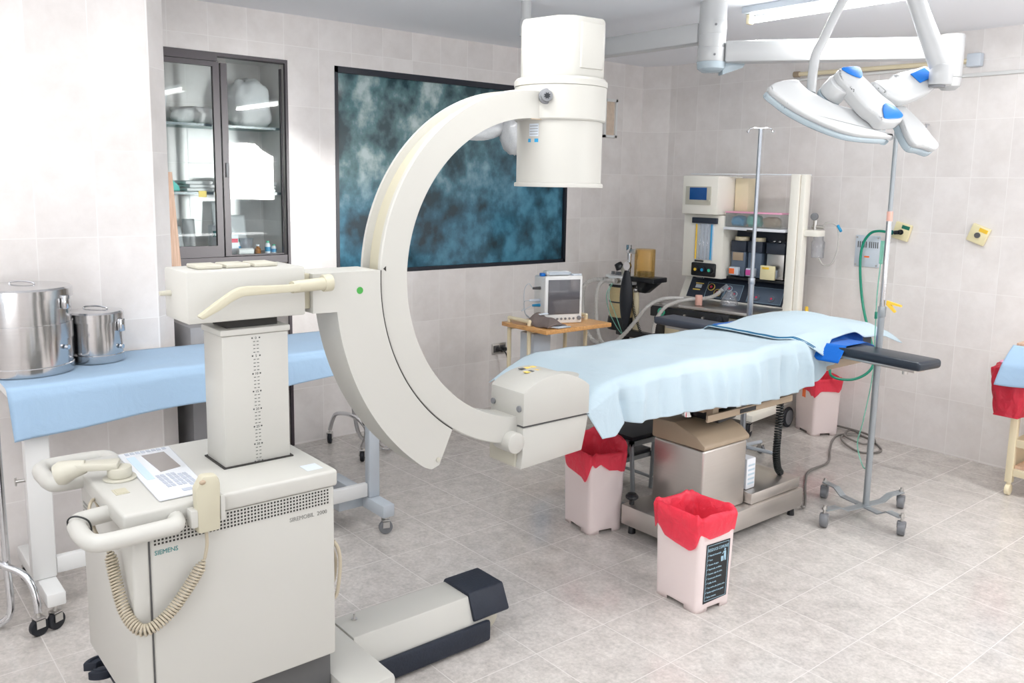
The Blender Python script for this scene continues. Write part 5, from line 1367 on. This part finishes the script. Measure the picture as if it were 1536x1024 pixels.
for k in range(6): cb_.tube(smooth([(-.08, -.03+.004*k, .294+.003*k), (.0, -.037+.002*k, .296+.003*k), (.05, -.032, .294+.003*k), (.07, -.01, .295+.002*k)], 6), .0024, 6)
obj('coiled_cable', cb_, M['lgrey'], t)
for k, (z, d) in enumerate(((.21, .09), (.135, .12), (.105, .10))):
    obj('patient_lead', MB().tube(smooth([(-.12-(.05 if k != 1 else .07), .02, z), (-.20-.02*k, .01, z+.03-.03*k), (-.22, .03, z-.02), (-.20, .05, .05), (-.15, .06, .012)], 7), .0022, 6), M['lgrey'], t)

t = thing('pressure_cuff', 'grey brown blood pressure cuff folded on the left end of the wooden cart top', 'cuff', (-3.74, 3.36, .7605))
def cuff(u, v):
    x = -3.83+.19*u; y = 3.30+.15*v
    z = .7635+.062*sin(pi*min(1, v*1.02))**.7*(1-.55*u)+.006*sin(9*u+4*v)
    return V((x+.02*sin(3*v), y, z))
cu = obj('cuff_fabric', MB().grid(cuff, 24, 20), M['brown'], t, thick=.008, ang=60)
k_ = MB()
for k in range(5): k_.tube(smooth([(-3.66, 3.31+.02*k, .768), (-3.635, 3.33+.02*k, .772), (-3.615, 3.36+.02*k, .768), (-3.62, 3.40+.015*k, .766)], 5), .0045, 7)
obj('cuff_tubing', k_, M['lgrey'], t)
obj('cuff_strap', MB().prism([(0, 0), (.07, .0), (.075, .02), (.005, .022)], 0, .002, lambda u, v, w_: (-3.765+.4*v, 3.335+u, .832-.25*v+w_)), M['plate'], cu)
# ========================================================= ceiling lamps
fd = V((sin(radians(-50.26))*cos(radians(8.45)), cos(radians(-50.26))*cos(radians(8.45)), -sin(radians(8.45))))
# lamp frame: a tilted dish; axes are fixed room directions
LC = V((-1.9116, 3.4702, 1.9295))
ln_ = V((.7798, -.3326, .5304)).normalized()
la = V((.4563, .8820, -.1179)); la = (la-ln_*la.dot(ln_)).normalized(); lb_ = ln_.cross(la)
def LP(s, q, h=0.0): return LC+la*s+lb_*q+ln_*h
t = thing('surgical_lamp', 'big white ceiling surgical lamp with curved petals and blue grip pads above the operating table', 'surgical lamp', (LC.x, LC.y, LC.z-.2))
def petal(nm, outline, h0, h1, m, bev=.010, par=None):
    return obj(nm, MB().prism(outline, h0, h1, lambda u, v, q: LP(u, v, q), bev), m, par or t, ang=50)
def crv(pts, n=4, closed=True): return [(p.x, p.y) for p in smooth([(a, b, 0) for a, b in pts], n, closed)]
def shrink(o, k, c): return [(c[0]+(a-c[0])*k, c[1]+(b-c[1])*k) for a, b in o]
big = crv( [(-0.424, 0.006), (-0.427, 0.025), (-0.394, 0.053), (-0.343, 0.076), (-0.29, 0.087), (-0.274, 0.07), (-0.245, 0.042), (-0.211, 0.028), (-0.166, 0.008), (-0.119, -0.006), (-0.053, -0.013), (0.014, -0.017), (0.04, -0.029), (0.05, -0.073), (0.078, -0.101), (0.13, -0.121), (0.009, -0.137), (-0.089, -0.138), (-0.193, -0.116), (-0.284, -0.084), (-0.35, -0.051), (-0.392, -0.02)])
two = crv( [(0.165, 0.043), (0.206, 0.052), (0.234, 0.035), (0.29, -0.028), (0.323, -0.083), (0.348, -0.125), (0.319, -0.153), (0.27, -0.145), (0.22, -0.141), (0.194, -0.086), (0.187, -0.034), (0.169, 0.003)])
p1 = petal('lamp_petal', big, -.012, .020, M['lampw'])
petal('petal_lens', shrink(big, .985, (-.15, -.03)), -.048, -.0125, M['lens'], .010, p1)
p2 = petal('lamp_petal', two, -.012, .020, M['lampw'])
petal('petal_lens', shrink(two, .985, (.24, -.05)), -.048, -.0125, M['lens'], .008, p2)
hb = petal('lamp_hub', crv( [(-0.138, 0.1), (-0.12, 0.132), (-0.036, 0.152), (-0.024, 0.117), (0.007, 0.083), (0.057, 0.026), (0.1, -0.006), (0.132, -0.063), (0.118, -0.095), (0.029, -0.111), (0.004, -0.084), (-0.028, -0.064), (-0.058, -0.03), (-0.087, 0.01), (-0.101, 0.034), (-0.131, 0.068)]), .0205, .085, M['lampw'], .012)
ck = MB().cyl(LP(-.112, .075, .05), LP(-.122, .062, -.012), .052, .054, 36, .006)
obj('sterile_handle', ck, M['lampw'], hb)
obj('handle_lens', MB().cyl(LP(-.122, .062, -.0125), LP(-.126, .058, -.040), .053, .049, 36, .006), M['lens'], hb)
petal('grip_pad', crv( [(-0.125, 0.122), (-0.096, 0.136), (-0.042, 0.148), (-0.028, 0.124), (-0.035, 0.093), (-0.067, 0.093), (-0.102, 0.105)]), .0855, .0905, M['blue'], .002, hb)
petal('grip_pad', crv( [(0.037, -0.047), (0.055, -0.02), (0.091, -0.027), (0.119, -0.051), (0.127, -0.072), (0.099, -0.089), (0.038, -0.1), (0.033, -0.077)]), .0855, .0905, M['blue'], .002, hb)
obj('hinge_block', MB().prism([(-.03, -.01), (.0, -.015), (-.01, -.05), (-.04, -.04)], .021, .05, lambda u, v, q: LP(u, v, q), .004), M['grey'], hb)
arm = petal('lamp_arm', crv( [(0.029, 0.099), (0.138, 0.138), (0.158, 0.169), (0.265, 0.217), (0.323, 0.244), (0.364, 0.22), (0.358, 0.17), (0.333, 0.12), (0.178, 0.029), (0.085, 0.036), (0.069, 0.049)]), .022, .0775, M['lampw'], .014)
petal('grip_pad',  [(0.222, 0.172), (0.303, 0.223), (0.348, 0.186), (0.263, 0.133)], .0780, .0825, M['blue'], .002, arm)
# joint and arms up to the ceiling plate
J = V((-1.733, 3.788, 2.099)); uy = V((0, 0, 1)); rx = V((.639, .769, .012))
jn = obj('arm_joint', MB().cyl(J-uy*.055, J+uy*.03, .047, n=28, bev=.006), M['lampw'], t)
obj('joint_shadow', MB().cyl(J-uy*.064-rx*.015, J-uy*.0555-rx*.015, .034, n=20), M['grey'], jn)
obj('spring_arm', MB().tube([J+V((0, 0, .01)), V((-1.84, 3.729, 2.40)), V((-1.874, 3.711, 2.505))], [.044, .036, .036], 20), M['lampw'], t)
obj('yoke_tube', MB().tube(smooth([LP(-.216, .05, -.012), V((-2.069, 3.348, 2.081)), V((-2.07, 3.365, 2.159)), V((-2.057, 3.396, 2.227)), V((-2.04, 3.439, 2.322)), V((-2.025, 3.472, 2.39)), V((-1.995, 3.536, 2.505))], 8), .0195, 14), M['lampw'], t)
obj('ceiling_plate', MB().cyl((-1.935, 3.62, 2.48), (-1.935, 3.62, 2.5195), .15, n=40, bev=.01), M['lampw'], t)

# boom column with two arms
t = thing('ceiling_boom', 'white ceiling column carrying two long horizontal support arms', 'boom', (-2.83, 3.64, 2.10))
HXc, HYc = -2.83, 3.64
obj('column', MB().cyl((HXc, HYc, 2.295), (HXc, HYc, 2.5195), .068, n=40), M['lampw'], t)
obj('column_sleeve', MB().cyl((HXc, HYc, 2.225), (HXc, HYc, 2.2945), .071, n=40, bev=.002), M['lampw'], t)
obj('column_sleeve', MB().cyl((HXc, HYc, 2.36), (HXc, HYc, 2.43), .0695, n=40, bev=.002), M['lampw'], t)
cp_ = obj('end_cap', MB().lathe([(0, 2.172), (.045, 2.175), (.068, 2.192), (.073, 2.2245), (0, 2.2245)], (HXc, HYc, 0), 40), M['lens'], t)
obj('side_fin', MB().prism([(.05, .0), (.165, .0), (.155, -.02), (.05, -.06)], -.03, .03, lambda u, v, q: (HXc+.45*u*1.2-.8*q, HYc+.89*u+.45*q, 2.222+v), .004), M['lens'], cp_)
for z in (2.255, 2.40):
    a = .2; obj('set_screw', MB().cyl((HXc+.07*cos(-.7), HYc+.07*sin(-.7), z), (HXc+.0735*cos(-.7), HYc+.0735*sin(-.7), z), .006, n=12), M['grey'], t)
def boom(p0, p1, zc, w, h):
    d = V((p1[0]-p0[0], p1[1]-p0[1], 0)); L_ = d.length; a = atan2(d.y, d.x)
    return MB().box(((p0[0]+p1[0])/2, (p0[1]+p1[1])/2, zc), (L_, w, h), a, .012)
obj('boom_arm', boom((HXc-.06, HYc), (-3.80, 3.635), 2.372, .09, .10), M['lampw'], t)
obj('boom_arm', boom((HXc+.055, HYc+.04), (-1.93, 4.29), 2.272, .09, .105), M['lampw'], t)
ep = obj('end_post', MB().cyl((-1.925, 4.295, 2.135), (-1.925, 4.295, 2.335), .055, n=32, bev=.006), M['lampw'], t)
obj('end_cap', MB().lathe([(0, 2.075), (.03, 2.078), (.05, 2.095), (.054, 2.1345), (0, 2.1345)], (-1.925, 4.295, 0), 32), M['lampw'], ep)
obj('end_post', MB().cyl((-3.80, 3.635, 2.26), (-3.80, 3.635, 2.43), .055, n=32, bev=.006), M['lampw'], t)

# wrapped second lamp head by the window
t = thing('surgical_lamp', 'smaller ceiling lamp head wrapped in clear film, half hidden behind the x-ray unit upper head', 'surgical lamp', (-3.47, 2.83, 1.70))
PX = V((-3.485, 2.955, 0))
obj('drop_tube', MB().cyl((PX.x, PX.y, 2.43), (PX.x, PX.y, 2.5195), .026, n=24), M['lampw'], t)
obj('elbow', MB().cyl((PX.x, PX.y, 2.345), (PX.x, PX.y, 2.4295), .033, n=24, bev=.006), M['lampw'], t)
obj('curved_arm', MB().tube(smooth([(PX.x+.01, PX.y+.02, 2.375), (-3.44, 3.04, 2.385), (-3.42, 3.10, 2.37), (-3.40, 3.16, 2.30), (-3.40, 3.17, 2.15), (-3.41, 3.14, 2.0), (-3.43, 3.05, 1.90), (-3.45, 2.95, 1.86)], 7), .024, 14), M['lampw'], t)
def shell(u, v):
    a = 2*pi*u; b_ = pi*(v-.5)
    k = 1+.04*sin(7*a+5*b_)+.03*sin(13*a-3*b_)
    return V((.075*cos(a)*cos(b_)*k, .075*sin(a)*cos(b_)*k, .105*sin(b_)*k))
Rl = Matrix.Rotation(radians(28), 4, V((.639, .769, 0))) 
m_ = MB().grid(shell, 30, 18, cu=True); m_.bm.transform(Matrix.Translation((-3.455, 2.868, 1.842)) @ Rl)
hd2 = obj('lamp_head', m_, M['bagw'], t, ang=80)
m_ = MB().ell((-3.455, 2.868, 1.842), (.058, .058, .085), Rl)
obj('lamp_core', m_, M['lampw'], hd2)
def shell2(u, v):
    a = 2*pi*u; b_ = pi*(v-.5); k = 1+.05*sin(6*a+4*b_)
    return V((.062*cos(a)*cos(b_)*k, .12*sin(a)*cos(b_)*k, .045*sin(b_)*k))
m_ = MB().grid(shell2, 26, 16, cu=True); m_.bm.transform(Matrix.Translation((-3.53, 2.745, 1.862)) @ Matrix.Rotation(radians(-25), 4, 'Z') @ Matrix.Rotation(radians(14), 4, 'X'))
obj('wrapped_arm', m_, M['bagw'], t, ang=80)

# ===================================================== right edge trolley
t = thing('wooden_trolley', 'pale wooden trolley on casters at the right edge of the picture', 'trolley', (-1.45, 5.0, 0))
for x in (-1.675, -1.235):
    for y in (4.865, 5.215):
        obj('leg', MB().bx(x-.018, x+.018, y-.018, y+.018, .072, .80, .003), M['ivory'], t)
        o = obj('caster', MB().cyl((x-.012, y, .030), (x+.012, y, .030), .030, n=22, bev=.004), M['ivory'], t)
        obj('caster_stem', MB().cyl((x, y, .0305), (x, y, .0715), .012, n=12), M['ivory'], o)
for z in (.13, .29, .46, .76):
    obj('rail', MB().bx(-1.6565, -1.2535, 4.85, 4.865, z-.02, z+.02, .002), M['ivory'], t)
obj('side_panel', MB().bx(-1.685, -1.681, 4.884, 5.196, .135, .30), M['ivory'], t)
for z in (.151, .481): obj('shelf', MB().bx(-1.656, -1.254, 4.8655, 5.215, z, z+.016), M['woodedge'], t)
obj('trolley_top', MB().bx(-1.70, -1.21, 4.84, 5.235, .8005, .825, .004), M['woodedge'], t)
def rb(u, v):
    a = 2*pi*u; z = .462+.27*v
    s = .70+.30*min(1, v*1.4)
    if v > .93: s *= 1-.5*(v-.93)/.07
    rr = (1+.05*sin(7*a+9*v)+.04*sin(11*a-6*v))
    c, q = cos(a), sin(a)
    return V((-1.665+.092*s*rr*math.copysign(abs(c)**.7, c), 4.735+.07*s*rr*math.copysign(abs(q)**.7, q), z+.012*sin(3*a)*v))
q = thing('red_bag', 'wrinkled dark red plastic bag hanging at the corner of the wooden trolley', 'bag', (-1.665, 4.735, .46))
bb = MB().grid(rb, 44, 26, cu=True)
obj('bag_body', bb, M['bagl'], q, ang=60)
obj('bag_bottom', MB().prism([(-.06, -.045), (.06, -.045), (.06, .045), (-.06, .045)], .458, .466, lambda u, v, w_: (-1.665+u, 4.735+v, w_), .003), M['bagl'], q)
obj('bag_contents', MB().prism([(-.058, -.043), (.058, -.043), (.058, .043), (-.058, .043)], .470, .70, lambda u, v, w_: (-1.665+u*(.9+.35*(w_-.47)/.23), 4.735+v*(.9+.35*(w_-.47)/.23), w_), .012), M['red'], q)
obj('bag_knot', MB().lathe([(.02, 0), (.026, .006), (.02, .012), (.014, .006), (.02, 0)], (-1.695, 4.70, .735), 20), M['pink'], q)
def bcl(u, v):
    x = -1.665+.16*u; s = v
    return V((x-.05*s*(1-u), 4.70-.055*min(1, s*2)-.01*sin(12*x+3*s)*s, .833-.20*s**1.1+.006*sin(20*x)*s))
solo('blue_towel', MB().grid(bcl, 24, 24), M['cloth'], 'blue towel hanging over the front of the wooden trolley above the red bag', 'towel', thick=.003, ang=60)

# ======================================================== hose and cables
q = thing('green_hose', 'dark green gas hose looping down from the wall outlet behind the operating table', 'hose', (-2.70, YB-.05, .50))
obj('hose', MB().tube(smooth([(-2.645, YB-.062, 1.338), (-2.70, YB-.062, 1.342), (-2.755, YB-.06, 1.325), (-2.80, YB-.055, 1.26), (-2.815, YB-.05, 1.15), (-2.80, YB-.05, 1.0), (-2.765, YB-.06, .85), (-2.70, YB-.09, .70), (-2.635, YB-.12, .55), (-2.64, YB-.16, .46), (-2.72, YB-.22, .40), (-2.84, YB-.26, .41), (-2.95, YB-.06, .48)], 10), .0085, 10), M['greenhose'], q)
obj('connector', MB().cyl((-2.578, YB-.0365, 1.345), (-2.578, YB-.062, 1.34), .012, n=14).cyl((-2.578, YB-.062, 1.34), (-2.60, YB-.062, 1.338), .013, n=14), M['black'], q)
obj('collar', MB().cyl((-2.61, YB-.062, 1.338), (-2.645, YB-.062, 1.338), .014, n=16, bev=.002), M['print'], q)
solo('floor_cable', MB().tube(smooth([(-2.22, 3.72, .07), (-2.215, 3.76, .02), (-2.26, 3.86, .0075), (-2.42, 4.12, .0075), (-2.52, 4.32, .0075), (-2.54, 4.55, .0075), (-2.66, 4.78, .0075), (-2.76, 4.98, .0075), (-2.80, 5.14, .0075), (-2.72, 5.24, .0075), (-2.57, 5.16, .0075), (-2.46, 5.02, .0075), (-2.52, 4.90, .0075), (-2.66, 4.96, .0155), (-2.76, 5.10, .017), (-2.70, 5.22, .017), (-2.80, 5.27, .0165), (-2.74, 5.10, .0225), (-2.60, 5.06, .012), (-2.56, 5.14, .022), (-2.68, 5.25, .025), (-2.90, 5.285, .02)], 10), .0065, 8), M['cable'], 'grey power cable coiled on the floor by the far wall', 'cable')
# ============================================================ light, camera
wd = bpy.data.worlds.new('world'); SC.world = wd; wd.use_nodes = True
bg = wd.node_tree.nodes['Background']; bg.inputs[0].default_value = (0.85, 0.92, 1.0, 1); bg.inputs[1].default_value = 1.0
def area(name, loc, target, sx, sy, e, col=(1, 1, 1), spread=180):
    L = bpy.data.lights.new(name, 'AREA'); L.shape = 'RECTANGLE'; L.size = sx; L.size_y = sy; L.energy = e; L.color = col; L.spread = radians(spread)
    o = bpy.data.objects.new(name, L); COL.objects.link(o); o.location = loc
    d = V(target)-V(loc); o.rotation_euler = d.to_track_quat('-Z', 'Y').to_euler()
    return o
area('right_fill', (XR+.0, 2.2, 1.55), (XR-1, 2.2, 1.5), 2.6, 1.4, 2.5, (.95, .98, 1))  # added fill lamp in the unseen right wall opening
area('ceiling_fill_right', (XR-.2, 2.8, .9), (XR-.25, 2.8, 2.9), 3.6, .3, 38, (1, .99, .98), 180)  # added upward lamp that brightens the ceiling from the right
area('ceiling_fill_front', (-.6, YF+.2, .9), (-.6, YF+.25, 2.9), 3.0, .3, 54, (1, .99, .98), 180)  # added upward lamp brightening the ceiling from behind the camera
area('front_fill', (-.8, YF, 1.5), (-1.6, 3, 1.5), 3.2, 1.2, 6, (.97, .985, 1))  # added soft fill lamp behind the camera
area('cupboard_wall_fill', (XR+.0, 4.45, 1.68), (-4.7, 1.85, 1.35), .7, .7, 4, (1, .995, .98), 20)  # added narrow lamp that brightens the wall around the cupboard

F, CX, CY = 1285.0, 768.0, 465.0
yaw, pit, rol = radians(-50.26), radians(8.45), radians(1.08)
f = V((sin(yaw)*cos(pit), cos(yaw)*cos(pit), -sin(pit)))
r = V((cos(yaw), -sin(yaw), 0)); u = r.cross(f)
r2 = cos(rol)*r+sin(rol)*u; u2 = -sin(rol)*r+cos(rol)*u
cd = bpy.data.cameras.new('camera'); cam = bpy.data.objects.new('camera', cd); COL.objects.link(cam)
cd.sensor_fit = 'HORIZONTAL'; cd.sensor_width = 36.0; cd.lens = 36.0*F/1536; cd.shift_y = -(512-CY)/1536; cd.clip_start = .05
b = -f
cam.matrix_world = Matrix(((r2.x, u2.x, b.x, 0), (r2.y, u2.y, b.y, 0), (r2.z, u2.z, b.z, 1.6), (0, 0, 0, 1)))
SC.camera = cam
SC.view_settings.view_transform = 'Standard'; SC.view_settings.look = 'None'; SC.view_settings.gamma = 1.0
SC.view_settings.exposure = 0.32; SC.view_settings.use_curve_mapping = False
SC.cycles.use_denoising = True
SC.cycles.max_bounces = 10; SC.cycles.diffuse_bounces = 5; SC.cycles.glossy_bounces = 4; SC.cycles.transparent_max_bounces = 12; SC.cycles.transmission_bounces = 6
SC.cycles.caustics_reflective = False; SC.cycles.caustics_refractive = False
SC.cycles.sample_clamp_indirect = 6.0
